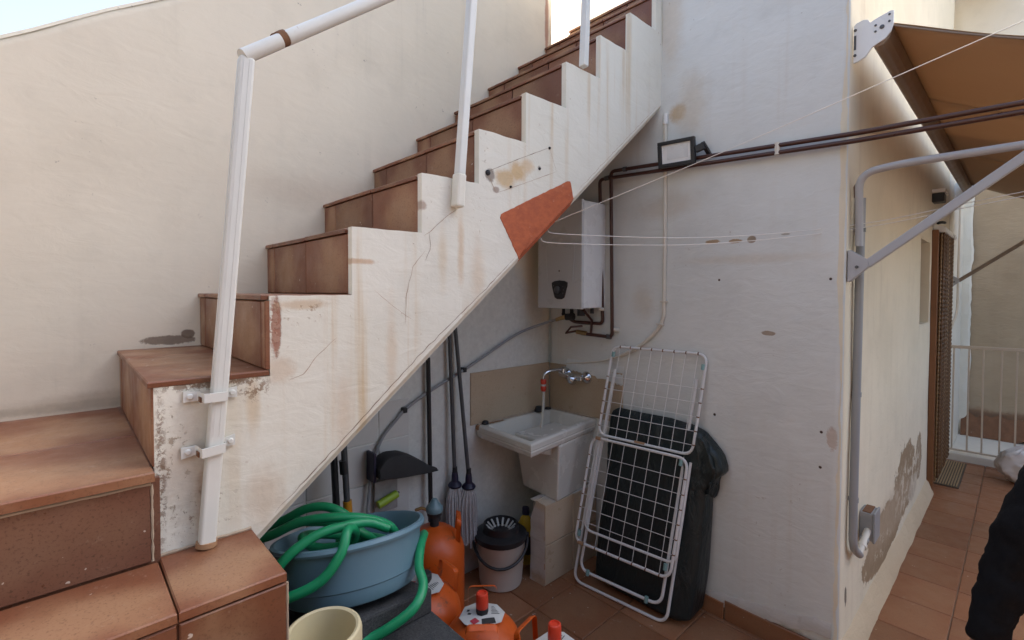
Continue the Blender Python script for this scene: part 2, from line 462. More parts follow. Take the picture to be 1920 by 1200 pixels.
M['cap_red'] = simple('orange_red_cap', (.62, .050, .020), .42, .08, 9)
M['bottle_or'] = simple('orange_enamel', (.60, .098, .010), .42, .16, 7, dirt=(.16, .055, .025), dirt_t=.56, bump=.25, bsc=30)
M['teal'] = simple('teal_plastic', (.20, .34, .33), .4, .1)
M['reg'] = simple('blue_grey_alloy', (.16, .25, .28), .4, .15, 9)
M['tub'] = simple('blue_tub_plastic', (.135, .245, .310), .45, .07, 5, dirt=(.10, .17, .21), dirt_t=.62, bump=.1)
M['hose'] = simple('green_hose', (.013, .285, .115), .36, .2, 9, dirt=(.02, .16, .07), dirt_t=.62)
M['table'] = None
t = NT('grainy_dark_top'); v = t.pos
cc = t.mix(t.mr(t.noise(140, None, 3, .8), .35, .7), (.035, .037, .040), (.075, .078, .080))
cc = t.mix(t.mr(t.noise(420, None, 1), .70, .75, 0, .8), cc, (.22, .22, .21))
M['table'] = t.done(cc, .85, t.bump(t.noise(150, None, 4, .8), .8, .004))
M['pot'] = simple('cream_clay', (.56, .50, .315), .6, .07, 6, dirt=(.42, .36, .22), dirt_t=.66, bump=.15)
M['bucket'] = simple('beige_grey_plastic', (.56, .50, .44), .5, .07, 6, dirt=(.36, .18, .15), dirt_t=.66)
M['wringer'] = simple('pale_grey_plastic', (.50, .50, .48), .5, .1)
M['yellow'] = simple('yellow_plastic', (.55, .36, .03), .4, .1)
M['amber'] = simple('amber_plastic', (.55, .25, .02), .4, .1)
M['violet'] = simple('violet_plastic', (.016, .015, .040), .45, .2)
M['mop'] = simple('grey_mop_cotton', (.44, .43, .43), .95, .22, 40, dirt=(.22, .20, .21), dirt_t=.55, bump=.5, bsc=200)
M['pole'] = simple('dark_grey_metal', (.075, .080, .085), .35, .2, 10)
M['card'] = simple('printed_grey_card', (.30, .29, .28), .4, .5, 18)
M['lime'] = simple('lime_plastic', (.30, .44, .03), .4, .15)
M['rack'] = simple('white_coated_wire', (.66, .655, .64), .4, .06, 12, dirt=(.28, .15, .08), dirt_t=.72)
M['paper'] = simple('white_card', (.56, .56, .53), .6, .1, 14, dirt=(.35, .33, .30), dirt_t=.6)
M['ink'] = simple('black_ink', (.03, .03, .03), .7, .2)
M['red_ink'] = simple('red_ink', (.42, .04, .06), .7, .2)
M['glass_lens'] = simple('frosted_lens', (.80, .82, .82), .22, .06, 4)
M['lens_in'] = simple('reflector', (.68, .71, .71), .3, .1, 5)
M['curtain'] = simple('brown_bead', (.115, .055, .020), .45, .35, 30)
M['curtain2'] = simple('tan_bead', (.25, .155, .07), .45, .3, 30)
M['door_wood'] = simple('brown_door_paint', (.19, .075, .026), .45, .2, 8)
M['shutter'] = simple('grey_panel', (.34, .315, .28), .5, .06, 5)
M['rail_paint'] = simple('cream_rail_paint', (.62, .52, .40), .5, .08, 12, dirt=(.26, .13, .06), dirt_t=.62)
M['bag_white'] = simple('white_film', (.72, .69, .66), .35, .1, 8, dirt=(.5, .3, .27), dirt_t=.66)
M['mat'] = None
M['cloth'] = simple('black_knit', (.007, .007, .008), .95, .4, 40, bump=.6, bsc=260, spec=.15)
M['skin'] = simple('skin', (.40, .235, .165), .5, .08, 20)
M['hair'] = simple('brown_hair', (.03, .018, .011), .6, .4, 60)
M['shoe'] = simple('shoe_leather', (.03, .025, .022), .5, .2)
M['rope'] = simple('white_plastic_line', (.68, .66, .62), .5, .05)
t = NT('dark_green_film'); f = t.noise(7, None, 5, .6)
cc = t.mix(f, (.005, .010, .011), (.010, .021, .022))
M['bag_green'] = t.done(cc, .46, t.bump(t.noise(11, None, 4, .6, stretch=(1.2, 1.2, .5), dist=.8), .6, .03), Specular_IOR_Level=.5)
# awning cloth lets light through
t = NT('awning_cloth'); f = t.noise(3, None, 4)
wv = t.noise(300, None, 2)
cc = t.mix(f, (.48, .335, .215), (.44, .30, .19)); cc = t.mix(t.mr(wv, .4, .7, 0, .2), cc, (.44, .28, .16))
t.done(cc, .9, None, Specular_IOR_Level=.1)
tr = t.n('BsdfTranslucent'); t.l(cc, tr.inputs['Color'])
ms = t.n('MixShader'); ms.inputs[0].default_value = .22
t.l(t.b.outputs[0], ms.inputs[1]); t.l(tr.outputs[0], ms.inputs[2]); t.l(ms.outputs[0], t.out.inputs[0])
M['awning'] = t.m
M['cassette'] = simple('taupe_metal', (.24, .185, .14), .45, .06, 5)

# ------------------------------------------------------------------ the setting: ground and floor
XW, YB, XE, XS = -2.222, 2.442, -.5247, -1.4      # faces of the stair wall, the house front, the house side, the stair side
b = MB(); b.box(-300, 300, -300, 300, -.6, -.3); obj('ground', b, M['cement'])['kind'] = 'structure'
b = MB(); b.box(-2.6, .72, .86, 6.43, -.25, -.009); floor = obj('floor', b, M['grout_pale']); floor['kind'] = 'structure'
b = MB(); b.box(-2.6, 3.0, -2.7, .858, -.25, -.003); b.box(.722, 3.0, .86, 6.43, -.25, -.003); obj('paving', b, M['floor_tile'])['kind'] = 'structure'
b = MB(); b.box(-2.6, 3.0, 6.62, 8.2, -.25, -.07); obj('roof_ledge', b, M['far_white'])['kind'] = 'structure'

tile_cache = {}
def tile(name, parent, o, ux, uy, wd, ht, th, mat, j=.0006):
    """one clay piece with eased edges; o = its corner on the bed, ux/uy its edges, th its thickness"""
    key = (round(wd, 3), round(ht, 3), round(th, 3), mat.name)
    if key not in tile_cache:
        m = MB(); e = min(.003, th * .4); z = th
        lo = [(0, 0, 0), (wd, 0, 0), (wd, ht, 0), (0, ht, 0)]
        md = [(x, y, z - e) for x, y, _ in lo]
        hi = [(e, e, z), (wd - e, e, z), (wd - e, ht - e, z), (e, ht - e, z)]
        m.add(lo + md + hi, [(3, 2, 1, 0)] + [(i, (i + 1) % 4, (i + 1) % 4 + 4, i + 4) for i in range(4)] +
              [(i + 4, (i + 1) % 4 + 4, (i + 1) % 4 + 8, i + 8) for i in range(4)] + [(8, 9, 10, 11)])
        tile_cache[key] = mesh_of(name, m, mat)
    ob = bpy.data.objects.new(name, tile_cache[key]); col.objects.link(ob)
    ux = Vector(ux).normalized(); uy = Vector(uy).normalized(); uz = ux.cross(uy)
    ux = (ux + Vector([random.uniform(-1, 1) * j * 4 for _ in range(3)])).normalized(); uz = ux.cross(uy).normalized(); uy = uz.cross(ux)
    mw = Matrix.Identity(4)
    for i in range(3): mw[i][0], mw[i][1], mw[i][2], mw[i][3] = ux[i], uy[i], uz[i], o[i] + uz[i] * random.uniform(-j, j)
    ob.parent = parent; ob.matrix_parent_inverse = Matrix.Translation(-wloc(parent)); ob.matrix_basis = mw
    return ob

G = .004
# corridor and patio tiles, laid piece by piece
S = .305
def lay(x0, x1, y0, y1, ox, oy):
    i = 0
    x = ox
    while x < x1:
        y = oy
        while y < y1:
            a, c_x, d, e = max(x, x0), min(x + S, x1), max(y, y0), min(y + S, y1)
            if c_x - a > .02 and e - d > .02:
                tile('floor_tile', floor, (a + G / 2, d + G / 2, -.009), (1, 0, 0), (0, 1, 0), c_x - a - G, e - d - G, .009, M['floor_tile'], .0004)
            y += S
        x += S
lay(-.52, .72, 2.43, 6.43, -.525 - .0, 2.39)
lay(-2.22, .72, .86, 2.43, -2.02 - S, 2.095 - 5 * S)

# ------------------------------------------------------------------ plaster surfaces
def wall_grid(plane, c, us, vs, keep=None, amp=.004, edge=(), top=None, sgn=1):
    """grid on the plane x=c or y=c with hand-made unevenness; us/vs the lines along the wall and up it"""
    m = MB(); nu, nv = len(us), len(vs); idx = {}
    def P(i, j):
        u, v = us[i], vs[j]
        if top is not None:
            tv = top(u); v = vs[0] + (v - vs[0]) * (tv - vs[0]) / (vs[-1] - vs[0])
        q = Vector((u * 1.7, v * 1.7, c * 3.1))
        d = amp * (noise.noise(q) + .5 * noise.noise(q * 3.1) + .22 * noise.noise(q * 9))
        for e_u in edge:
            k = abs(u - e_u)
            if k < .03: d -= (1 - k / .03) * (.004 + .012 * max(0, noise.noise(Vector((u * 3, v * 14, 5))) ) + .006 * abs(noise.noise(Vector((1, v * 40, 5)))))
        return (c + d * sgn, u, v) if plane == 'x' else (u, c + d * sgn, v)
    for i in range(nu):
        for j in range(nv): m.v.append(P(i, j))
    for i in range(nu - 1):
        for j in range(nv - 1):
            if keep and not keep((us[i] + us[i + 1]) / 2, (vs[j] + vs[j + 1]) / 2): continue
            f = (i * nv + j, (i + 1) * nv + j, (i + 1) * nv + j + 1, i * nv + j + 1)
            flip = (plane == 'x') != (sgn > 0)
            m.f.append(tuple(reversed(f)) if flip else f); m.sm.append(True)
    return m
def lines(a, b_, st, extra=()):
    n = max(2, round((b_ - a) / st)); L = [a + (b_ - a) * i / n for i in range(n + 1)]
    L = [x for x in L if all(abs(x - e) > st * .3 for e in extra)] + [e for e in extra if a < e < b_]
    return sorted(L)
def wall(name, m, mat, parent=None, thick=.12):
    o = obj(name, m, mat, parent, fix=False)
    md = o.modifiers.new('depth', 'SOLIDIFY'); md.thickness = thick; md.offset = -1
    return o

# wall that carries the stair on its far side
def topC(y): return max(1.95, 2.453 + (y + .126) * .703 + .012 * noise.noise(Vector((y * 4, 0, 3))))
bw = thing('boundary_wall', 'tall cream plastered wall with a sloping top behind the stairs', 'wall', (XW, 0, 0))
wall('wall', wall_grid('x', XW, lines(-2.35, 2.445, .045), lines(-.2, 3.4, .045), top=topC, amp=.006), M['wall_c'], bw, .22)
b = MB()
ys = lines(-2.35, 2.43, .1)
b.grid(lambda i, j: [(XW + .002, ys[i], topC(ys[i]) - .005), (XW - .004, ys[i], topC(ys[i]) + .010), (XW - .235, ys[i], topC(ys[i]) + .010), (XW - .235, ys[i], topC(ys[i]) - .02)][j], len(ys), 4, smooth=False)
obj('coping', b, M['wall_c'], bw, fix=True)
# white-painted tiles low on that wall, under the stair
for i, yy in enumerate((.62, .80, .98, 1.16)):
    for jz, zz in enumerate((.50, .70, .90)):
        if zz + .2 > .991 + .819 * (yy - .407) - .05: continue
        tile('tile', bw, (XW - .004, yy + .003, zz), (0, 1, 0), (0, 0, 1), .174, .195, .010 + .002 * random.random(), M['painted_tile'])

# terrace wall up above, in the sun
tw = thing('terrace_wall', 'bright sunlit wall seen through the gap above the top steps', 'wall', (-2.55, 4, 3.2))
m_ = wall_grid('x', -2.55, lines(2.45, 7, .15), lines(3.0, 6.2, .15), amp=.006)
m_.v = [(x - .34 * (y - 2.6), y, z) for x, y, z in m_.v]
wall('wall', m_, M['terrace_wall'], tw, .2)
b = MB(); b.box(-2.55, -1.45, 3.2, 7, 3.30, 3.48); obj('terrace_floor', b, M['floor_tile'])['kind'] = 'structure'

# ------------------------------------------------------------------ house
house = thing('house', 'white and cream plastered house with an awning over its side door', 'house', (-1.2, YB, 0))
def keepB(u, v): return not (u < -1.4 and v > 3.0)
wall('wall', wall_grid('y', YB, lines(XW, XE, .03, (-1.4,)), lines(-.1, 9.6, .04, (3.0,)), keepB, .005, (XE,), sgn=-1), M['wall_b'], house, .1)
def keepE(u, v): return not (4.6 < u < 5.11 and 1.415 < v < 2.06)
wall('wall', wall_grid('x', XE, lines(YB - .0, 6.44, .035, (4.6, 5.11)), lines(-.1, 9.6, .04, (1.415, 2.06)), keepE, .004, (YB,)), M['wall_e'], house, .1)
b = MB(); b.box(-1.36, -.70, 2.62, 9.4, -.1, 9.58); b.box(-1.395, -1.362, 2.56, 9.4, 3.0, 9.58); b.box(-2.4, -1.4, 2.62, 8.3, -.1, 3.28); obj('sun_block_core', b, M['far_white'], house)  # solid fill and extra height added to block sun from the yard
b = MB(); b.box(XE - .05, XE + .47, YB + .02, 8.6, 5.2, 5.32); obj('sun_shield', b, M['cement'], house)  # unseen ledge added to keep direct sun off the side wall
# wall continues, limewashed, past the railing
wall('wall', wall_grid('x', XE + .004, lines(6.44, 8.1, .05), lines(-.1, 4.0, .05), amp=.006), M['far_white'], house, .1)
# recessed grey panel
b = MB()
for a in ((4.595, 4.603), (5.107, 5.115)): b.box(XE - .10, XE - .001, a[0], a[1], 1.41, 2.065)
for a in ((1.410, 1.418), (2.057, 2.065)): b.box(XE - .10, XE - .0012, 4.603, 5.107, a[0], a[1])
wn = obj('window', b, M['wall_e'], house)
b = MB(); b.box(XE - .075, XE - .06, 4.603, 5.107, 1.418, 2.057); b.box(XE - .06, XE - .055, 4.85, 4.856, 1.42, 2.055); obj('shutter', b, M['shutter'], wn)
# rough plaster skirt along the side wall
b = MB(); ys = lines(2.40, 5.22, .05)
def skirt(i, j):
    y = ys[i]; nz = noise.noise(Vector((y * 5, j, 2))) * .008
    return [(XE - .02, y, -.01), (XE + .050 + nz, y, -.01), (XE + .045 + nz, y, .012), (XE + .016 + nz * .6, y, .095 + nz), (XE - .02, y, .135 + nz)][j]
b.grid(skirt, len(ys), 5)
M['skirt'] = plaster('rough_skirt', (.60, .49, .34), (.54, .43, .29), spots=(.33, .25, .17), relief=1.6)
obj('skirting', b, M['skirt'], house)
# tile skirting along the front, with the broken edge of the render above it
for i, x in enumerate((-1.62, -1.315, -1.01)):
    tile('skirting_tile', house, (x + .002, YB - .004, -.004), (1, 0, 0), (0, 0, 1), .30 if i < 2 else .47, .085 if i < 2 else .10, .012, M['floor_tile'])
xs = lines(-1.16, -.55, .012); b = MB()
def lip(i, j):
    x = xs[i]; k = .03 + .055 * max(0, min(1, (x + 1.13) / .27)) if x < -.852 else .085 + .06 * (x + .852) / .3
    k += .010 * noise.noise(Vector((x * 40, 0, 0))) + .012 * noise.noise(Vector((x * 12, 0, 4)))
    th = .011 + .003 * noise.noise(Vector((x * 25, 1, 0)))
    return [(x, YB + .01, k), (x, YB - th, k + .002), (x, YB - th * .9, k + .02), (x, YB - .004, k + .06), (x, YB + .01, k + .075)][j]
b.grid(lip, len(xs), 5)
M['dirty_edge'] = plaster('dirty_render_edge', (.56, .53, .49), (.48, .44, .39), spots=(.28, .22, .17), relief=1.6)
obj('render_edge', b, M['dirty_edge'], house)

# unseen walls round the yard; both grey houses are added to cut low light
M['yard_wall'] = plaster('grey_plaster', (.20, .198, .195), (.17, .168, .165), relief=.6)
oh = thing('shade_house_side', 'unseen grey house added on the open side to cut light into the yard', 'house', (1.9, 0, 0))
b = MB(); b.box(1.90, 4.5, -2.3, 1.7, -.2, 3.8); obj('wall', b, M['yard_wall'], oh)
b = MB(); b.box(1.84, 4.55, -2.3, 1.76, 3.8, 3.90); obj('coping', b, M['cement'], oh)
lw = thing('passage_wall', 'low plastered wall along the outer side of the passage', 'wall', (2.6, 4, 0))
b = MB(); b.box(2.6, 2.8, 1.72, 9.0, -.2, 1.3); obj('wall', b, M['yard_wall'], lw)
b = MB(); b.box(2.56, 2.84, 1.80, 9.0, 1.3, 1.36); obj('coping', b, M['cement'], lw)
rw = thing('shade_house_rear', 'unseen tall grey house added behind the standpoint to cut low light', 'house', (0, -2.4, 0))
b = MB(); b.box(-4.5, 4.5, -6.4, -2.4, -.2, 5.0); obj('wall', b, M['yard_wall'], rw)
b = MB(); b.box(-4.55, 4.55, -6.45, -2.34, 5.0, 5.1); obj('coping', b, M['cement'], rw)

# ------------------------------------------------------------------ staircase
Y0, GO, Z0, RI = .1526, .2477, 1.4436, .2039
ZA, ZB_ = 1.025, 1.2397
stair = thing('staircase', 'tiled outdoor staircase with white plastered side and zigzag edge', 'staircase', (-1.6, .3, 0))
def soff(y): return .991 + .819 * (y - .407)
T = .014
NS = 12
def column_slab(tops, bot, x_in, x_out, lift=0.0):
    """slab between x_in and x_out under a stepped top; tops = [(y0, z0, y1, z1)...] left to right, bot(y) = lower edge"""
    m = MB()
    for i, (ya, za, yb2, zb) in enumerate(tops):
        ba, bb = bot(ya), bot(yb2)
        la = lift if ya > .371 else 0; lb = lift if yb2 > .371 else 0
        m.add([(x_out, ya, ba + la), (x_out, yb2, bb + lb), (x_out, yb2, zb), (x_out, ya, za)], [(0, 1, 2, 3)])
        m.add([(x_in, ya, ba), (x_in, yb2, bb), (x_in, yb2, zb), (x_in, ya, za)], [(3, 2, 1, 0)])
        m.add([(x_out, ya, za), (x_out, yb2, zb), (x_in, yb2, zb), (x_in, ya, za)], [(0, 1, 2, 3)])
        m.add([(x_out, ya, ba + la), (x_out, yb2, bb + lb), (x_in, yb2, bb), (x_in, ya, ba)], [(3, 2, 1, 0)])
        pz = tops[i - 1][3] if i else ba
        if abs(za - pz) > 1e-6:
            m.add([(x_out, ya, pz), (x_out, ya, za), (x_in, ya, za), (x_in, ya, pz)], [(3, 2, 1, 0)])
    ya, za, yb2, zb = tops[-1]
    m.add([(x_out, yb2, bot(yb2)), (x_out, yb2, zb), (x_in, yb2, zb), (x_in, yb2, bot(yb2))], [(0, 1, 2, 3)])
    return m
yend = Y0 + GO * NS
def low_edge(y): return .6 if y < .371 else soff(y)
# core of the flight (cement behind the tiles)
tp = []
for k in range(NS):
    ya, yb2, z = Y0 + GO * k + T, Y0 + GO * (k + 1) + T, Z0 + RI * k - T
    if k == 0: tp += [(ya, z, .3715, z), (.3715, z, yb2, z)]
    else: tp.append((ya, z, min(yb2, yend), z))
obj('core', column_slab(tp, lambda y: low_edge(y) + .012, XW - .02, XS - .024), M['grout'], stair, fix=False)
# plastered side with its sawtooth edge
tp = []
def wob(y, k): return .0028 * noise.noise(Vector((y * 23, k * 3.7, 1.5)))
for k in range(NS):
    z = Z0 + RI * k; ya = Y0 + GO * k; yb2 = Y0 + GO * (k + 1)
    if k == 0: ya += .004; z -= T + .001; yb2 += .013
    elif k == 1: ya += .013; z -= .002
    else: ya += .003 * noise.noise(Vector((k * 1.3, 0, 0)))
    if k >= 1: yb2 += .003 * noise.noise(Vector(((k + 1) * 1.3, 0, 0)))
    z += .004 if k > 1 else 0
    L = lines(ya, yb2, .02, (.3715,) if k == 0 else ())
    for p_, q_ in zip(L[:-1], L[1:]): tp.append((p_, z + wob(p_, k), q_, z + wob(q_, k)))
obj('side', column_slab(tp, low_edge, XS - .026, XS, .034), M['stringer'], stair)
# underside
b = MB(); b.add([(XW, .36, soff(.36)), (XS - .025, .36, soff(.36)), (XS - .025, yend, soff(yend)), (XW, yend, soff(yend)),
                 (XW, .36, soff(.36) + .02), (XS - .025, .36, soff(.36) + .02), (XS - .025, yend, soff(yend) + .02), (XW, yend, soff(yend) + .02)],
                [(0, 3, 2, 1), (4, 5, 6, 7), (0, 1, 5, 4), (1, 2, 6, 5), (2, 3, 7, 6), (3, 0, 4, 7)])
obj('soffit', b, M['wall_b'], stair)
# treads and risers, tile by tile
def cuts(first, x1):
    L = [x1]; x = first
    while x > XW + .02: L.append(x); x -= .345
    L.append(XW + .002); return L
for k in range(NS - 1):
    yk, zk = Y0 + GO * k, Z0 + RI * k
    xe = XS + .0015 if k <= 1 else XS - .0255
    if k == 0: xe_t = XS + .003
    else: xe_t = XS - .0255
    first = {0: -1.807, 1: -1.435, 2: -1.432}.get(k, -1.742 + .012 * random.uniform(-1, 1))
    cx = cuts(first, xe)
    for a, c2 in zip(cx[:-1], cx[1:]):
        if a - c2 < .012: continue
        # riser: faces -y
        tile('riser_tile', stair, (c2 + G / 2, yk + T, zk - RI + .002), (1, 0, 0), (0, 0, 1), a - c2 - G, RI - .018, T, M['tile'])
    cx = cuts(first - (.14 if k == 0 else 0) + (.03 if k == 1 else 0), xe_t)
    if k == 0: cx = [xe_t, -1.945, XW + .002]
    for a, c2 in zip(cx[:-1], cx[1:]):
        if a - c2 < .012: continue
        tile('tread_tile', stair, (c2 + G / 2, yk - .007, zk - T), (1, 0, 0), (0, 1, 0), a - c2 - G, GO + T + .004, T, M['tile'])
# lower flight that turns the corner
b = MB()
b.box(XW - .02, -1.138, -2.4, .362, -.1, ZA - .021)
b.box(XW - .02, -1.386, -2.4, Y0 + .012, ZA - .03, ZB_ - .021)
b.box(XW - .02, XS - .03, Y0 - .01, .362, ZA - .04, ZB_)
for i in range(4):
    b.box(-1.14 + .25 * i, -.888 + .25 * i, -2.4, .362 - .001 * i, -.1, ZA * (4 - i) / 5 - .002 * i)
obj('lower_core', b, M['tile_dark'], stair)
def ytiles(js, x0, x1, z, t_, nm, mat):
    for a, c2 in zip(js[:-1], js[1:]):
        tile(nm, stair, (x0, c2 + G / 2, z), (1, 0, 0), (0, 1, 0), x1 - x0, a - c2 - G, t_, mat)
jA = [.366, .160, -.17, -.50, -.83]
tile('tread_tile', stair, (XS + .002, .160 + G / 2, ZA - .020), (1, 0, 0), (0, 1, 0), -1.128 - XS - .002, .206 - G, .020, M['tile'])
ytiles(jA[1:], -1.374, -1.126, ZA - .020, .020, 'tread_tile', M['tile'])
for a, c2 in zip(jA[:-1], jA[1:]):
    tile('riser_tile', stair, (-1.139, c2 + G / 2, ZA - .020 - .192), (0, 1, 0), (0, 0, 1), a - c2 - G, .186, .010, M['tile'])
    tile('riser_tile', stair, (-1.139, c2 + G / 2, ZA - .020 - .396), (0, 1, 0), (0, 0, 1), a - c2 - G, .200, .010, M['tile'])
jB = [Y0 + .002, -.36, -.69, -1.02]
ytiles(jB, -1.752, -1.362, ZB_ - .022, .022, 'tread_tile', M['tile'])
ytiles([Y0 + .002, -.20, -.55, -.9], XW + .002, -1.756, ZB_ - .022, .022, 'tread_tile', M['tile'])
jB = [Y0 - .004, -.34, -.67]
for a, c2 in zip(jB[:-1], jB[1:]):
    tile('riser_tile', stair, (-1.387, c2 + G / 2, ZA + .002), (0, 1, 0), (0, 0, 1), a - c2 - G, ZB_ - ZA - .030, .012, M['tile_dark'])
# mortar lines left proud under the nosings
b = MB()
for (x, z, y1) in ((-1.377, ZB_ - .028, Y0 - .006),):
    b.tube([(x, y, z + .002 * noise.noise(Vector((y * 30, 0, 0)))) for y in lines(-1.0, y1, .03)], .0045, 5)
obj('mortar', b, M['grout_pale'], stair)
# plaster at the foot of the side, where it meets the tiles
b = MB()
b.tube([(XS + .003, y, ZA + .002 + .003 * noise.noise(Vector((y * 40, 0, 0)))) for y in lines(.165, .362, .01)], [.0045 + .003 * noise.noise(Vector((y * 50, 3, 0))) for y in lines(.165, .362, .01)], 5)
b.tube([(-1.1305, .3655, z) for z in lines(.6, ZA - .025, .012)], [.0026 + .0022 * noise.noise(Vector((z * 70, 1, 0))) for z in lines(.6, ZA - .025, .012)], 5)
b.tube([(-1.3765 + .0015 * noise.noise(Vector((z * 60, 0, 2))), Y0 - .004, z) for z in lines(ZA + .004, ZB_ - .03, .008)], [.0026 + .0022 * noise.noise(Vector((z * 60, 1, 5))) for z in lines(ZA + .004, ZB_ - .03, .008)], 5)
obj('plaster_edge', b, M['grout_pale'], stair)['kind'] = 'stuff'
# orange painted patch near the lower edge
pp = [(1.251, 1.945), (1.256, 1.958), (1.268, 1.966), (1.46, 2.058), (1.655, 2.150), (1.668, 2.150), (1.674, 2.142), (1.690, soff(1.690) + .0365), (1.52, soff(1.52) + .0365), (1.365, soff(1.365) + .0365), (1.352, 1.79)]
q_ = []
for a, c2 in zip(pp, pp[1:] + pp[:1]):
    n_ = max(1, int(math.dist(a, c2) / .012))
    for k in range(n_):
        y, z = a[0] + (c2[0] - a[0]) * k / n_, a[1] + (c2[1] - a[1]) * k / n_
        e_ = 0 if z < soff(y) + .04 else .0026
        q_.append((y + e_ * noise.noise(Vector((y * 60, z * 60, 2))), z + e_ * noise.noise(Vector((y * 60, z * 60, 8)))))
pp = q_
b = MB(); cen = (1.50, 1.985); n_ = len(pp)
b.add([(XS + .0022, *cen)] + [(XS + .0022, *q) for q in pp] + [(XS - .002, *q) for q in pp],
      [(0, 1 + i, 1 + (i + 1) % n_) for i in range(n_)] + [(1 + i, 1 + n_ + i, 1 + n_ + (i + 1) % n_, 1 + (i + 1) % n_) for i in range(n_)])
obj('painted_patch', b, M['orange_patch'], stair)
b = MB()
for a, c2 in zip(((1.365, 1.767), (1.45, 1.848), (1.535, 1.918), (1.62, 1.988)), ((1.45, 1.848), (1.535, 1.918), (1.62, 1.988), (1.697, 2.05))):
    ya, yb2 = a[0], c2[0]
    b.add([(XS + .0018, ya, soff(ya) + .036), (XS + .0018, yb2, soff(yb2) + .036), (XS - .0235, yb2, soff(yb2) + .0005), (XS - .0235, ya, soff(ya) + .0005)], [(0, 1, 2, 3)])
obj('painted_edge', b, M['orange_patch'], stair)
# cracks: thin open lines
def crack(pts, wd, mat, nm='crack', wob=.004):
    P = []
    for a, c2 in zip(pts[:-1], pts[1:]):
        n = max(2, int(math.dist(a, c2) / .012))
        for k in range(n): P.append((a[0] + (c2[0] - a[0]) * k / n, a[1] + (c2[1] - a[1]) * k / n))
    P.append(pts[-1]); m = MB(); vs = []
    for i, (y, z) in enumerate(P):
        y += wob * noise.noise(Vector((y * 31, z * 31, 3))); z += wob * noise.noise(Vector((y * 31, z * 31, 9)))
        a, c2 = P[max(0, i - 1)], P[min(len(P) - 1, i + 1)]; d = Vector((c2[0] - a[0], c2[1] - a[1])).normalized()
        h = wd * (.35 + .9 * abs(noise.noise(Vector((y * 22, z * 22, 1))))) * min(1, .25 + 6 * min(i, len(P) - 1 - i) / len(P)) / 2
        vs += [(XS + .0012, y - d.y * h, z + d.x * h), (XS + .0012, y + d.y * h, z - d.x * h)]
    m.add(vs, [(2 * i, 2 * i + 1, 2 * i + 3, 2 * i + 2) for i in range(len(P) - 1)])
    obj(nm, m, mat, stair, fix=False)
crack([(y, soff(y) + .052 + .006 * math.sin(y * 9)) for y in lines(.42, 1.33, .05)], .0038, M['crack'])
crack([(y, soff(y) + .050) for y in lines(1.72, 2.40, .05)], .0022, M['rust_line'])
crack([(1.045, 1.955), (.99, 1.915), (.925, 1.86), (.905, 1.845)], .0030, M['rust_line'])
crack([(.925, 1.86), (.928, 1.80), (.91, 1.76)], .0030, M['crack'])
crack([(.91, 1.80), (.86, 1.74), (.835, 1.65), (.83, 1.55)], .0022, M['rust_line'])
crack([(.60, 1.52), (.54, 1.47), (.50, 1.42), (.46, 1.41)], .0022, M['rust_line'])
crack([(.72, 1.66), (.80, 1.60), (.86, 1.56)], .0018, M['rust_line'])
crack([(1.183, 2.111), (1.35, 2.19), (1.531, 2.272)], .0028, M['crack'], 'outline', .001)
crack([(1.531, 2.272), (1.577, 2.178)], .0022, M['rust_line'], 'outline', .001)
crack([(1.577, 2.178), (1.40, 2.105), (1.229, 2.037)], .0022, M['rust_line'], 'outline', .001)
crack([(1.229, 2.037), (1.183, 2.111)], .0026, M['rust_line'], 'outline', .001)
b = MB()
for (y, z, r_) in ((1.187, 2.108, .011), (1.531, 2.270, .006), (1.47, 2.172, .006), (1.305, 2.072, .005)):
    b = MB(); b.lathe([(r_, -.002), (r_, .004), (r_ * .6, .007)], 10, Matrix.Translation((XS, y, z)) @ Matrix.Rotation(R(90), 4, 'Y'))
    obj('bolt', b, M['black_matte'], stair)

# ------------------------------------------------------------------ handrail
hr = thing('handrail', 'white painted metal handrail with rusty clamps on the stair side', 'handrail', (-1.375, .25, 1.03))
XP = -1.373
def sqpost(p, q, wd, nm='post'):
    m = MB(); m.bar(p, q, wd, wd, (1, 0, 0)); return obj(nm, m, M['white_paint'], hr, bevel=.006, seg=3)
p1 = sqpost((XP, .255, 1.03), (XP, .356, 2.252), .035)
def py(z): return .255 + .101 * (z - 1.03) / 1.222
b = MB()
for dx, dy in ((.0165, .006), (.0165, -.007)): b.bar((XP + dx, py(1.30) + dy, 1.30), (XP + dx, py(2.245) + dy, 2.245), .005, .004, (1, 0, 0))
for dx in (.003,): b.bar((XP + dx, py(1.42) - .0165, 1.42), (XP + dx, py(2.24) - .0165, 2.24), .005, .005, (0, 1, 0))
obj('rib', b, M['white_paint'], p1)
p2 = sqpost((XP - .004, 1.038, 2.07), (XP - .004, 1.104, 2.845), .032)
p3 = sqpost((XP - .020, 1.752, 2.68), (XP - .020, 1.785, 3.40), .034)
b = MB(); b.bar((XP - .006, 1.030, 1.955), (XP - .006, 1.039, 2.075), .037, .042, (1, 0, 0)); obj('foot', b, M['stringer'], p2, bevel=.008)
SL = .792
def rl(y): return (XP, y, 2.268 + SL * (y - .362))
b = MB()
def railsec(i, j):
    y = [.346, .436, .437, .451, .452, 2.35][i]; c2 = rl(y); k = [1, 1, .82, .82, 1, 1][i]
    a = 2 * math.pi * j / 16; dx = .0215 * math.cos(a) * k; dz = .0215 * math.sin(a) * k
    if dz > .010: dz = .010 + (dz - .010) * .5
    nrm = Vector((0, -SL, 1)).normalized()
    return (c2[0] + dx, c2[1] + nrm.y * dz, c2[2] + nrm.z * dz)
b.grid(lambda i, j: railsec([0, 1, 4, 5][i] if False else i, j), 6, 16, wrapv=True)
b.add([railsec(0, j) for j in range(16)], [tuple(range(16))]); b.add([railsec(5, j) for j in range(16)], [tuple(reversed(range(16)))])
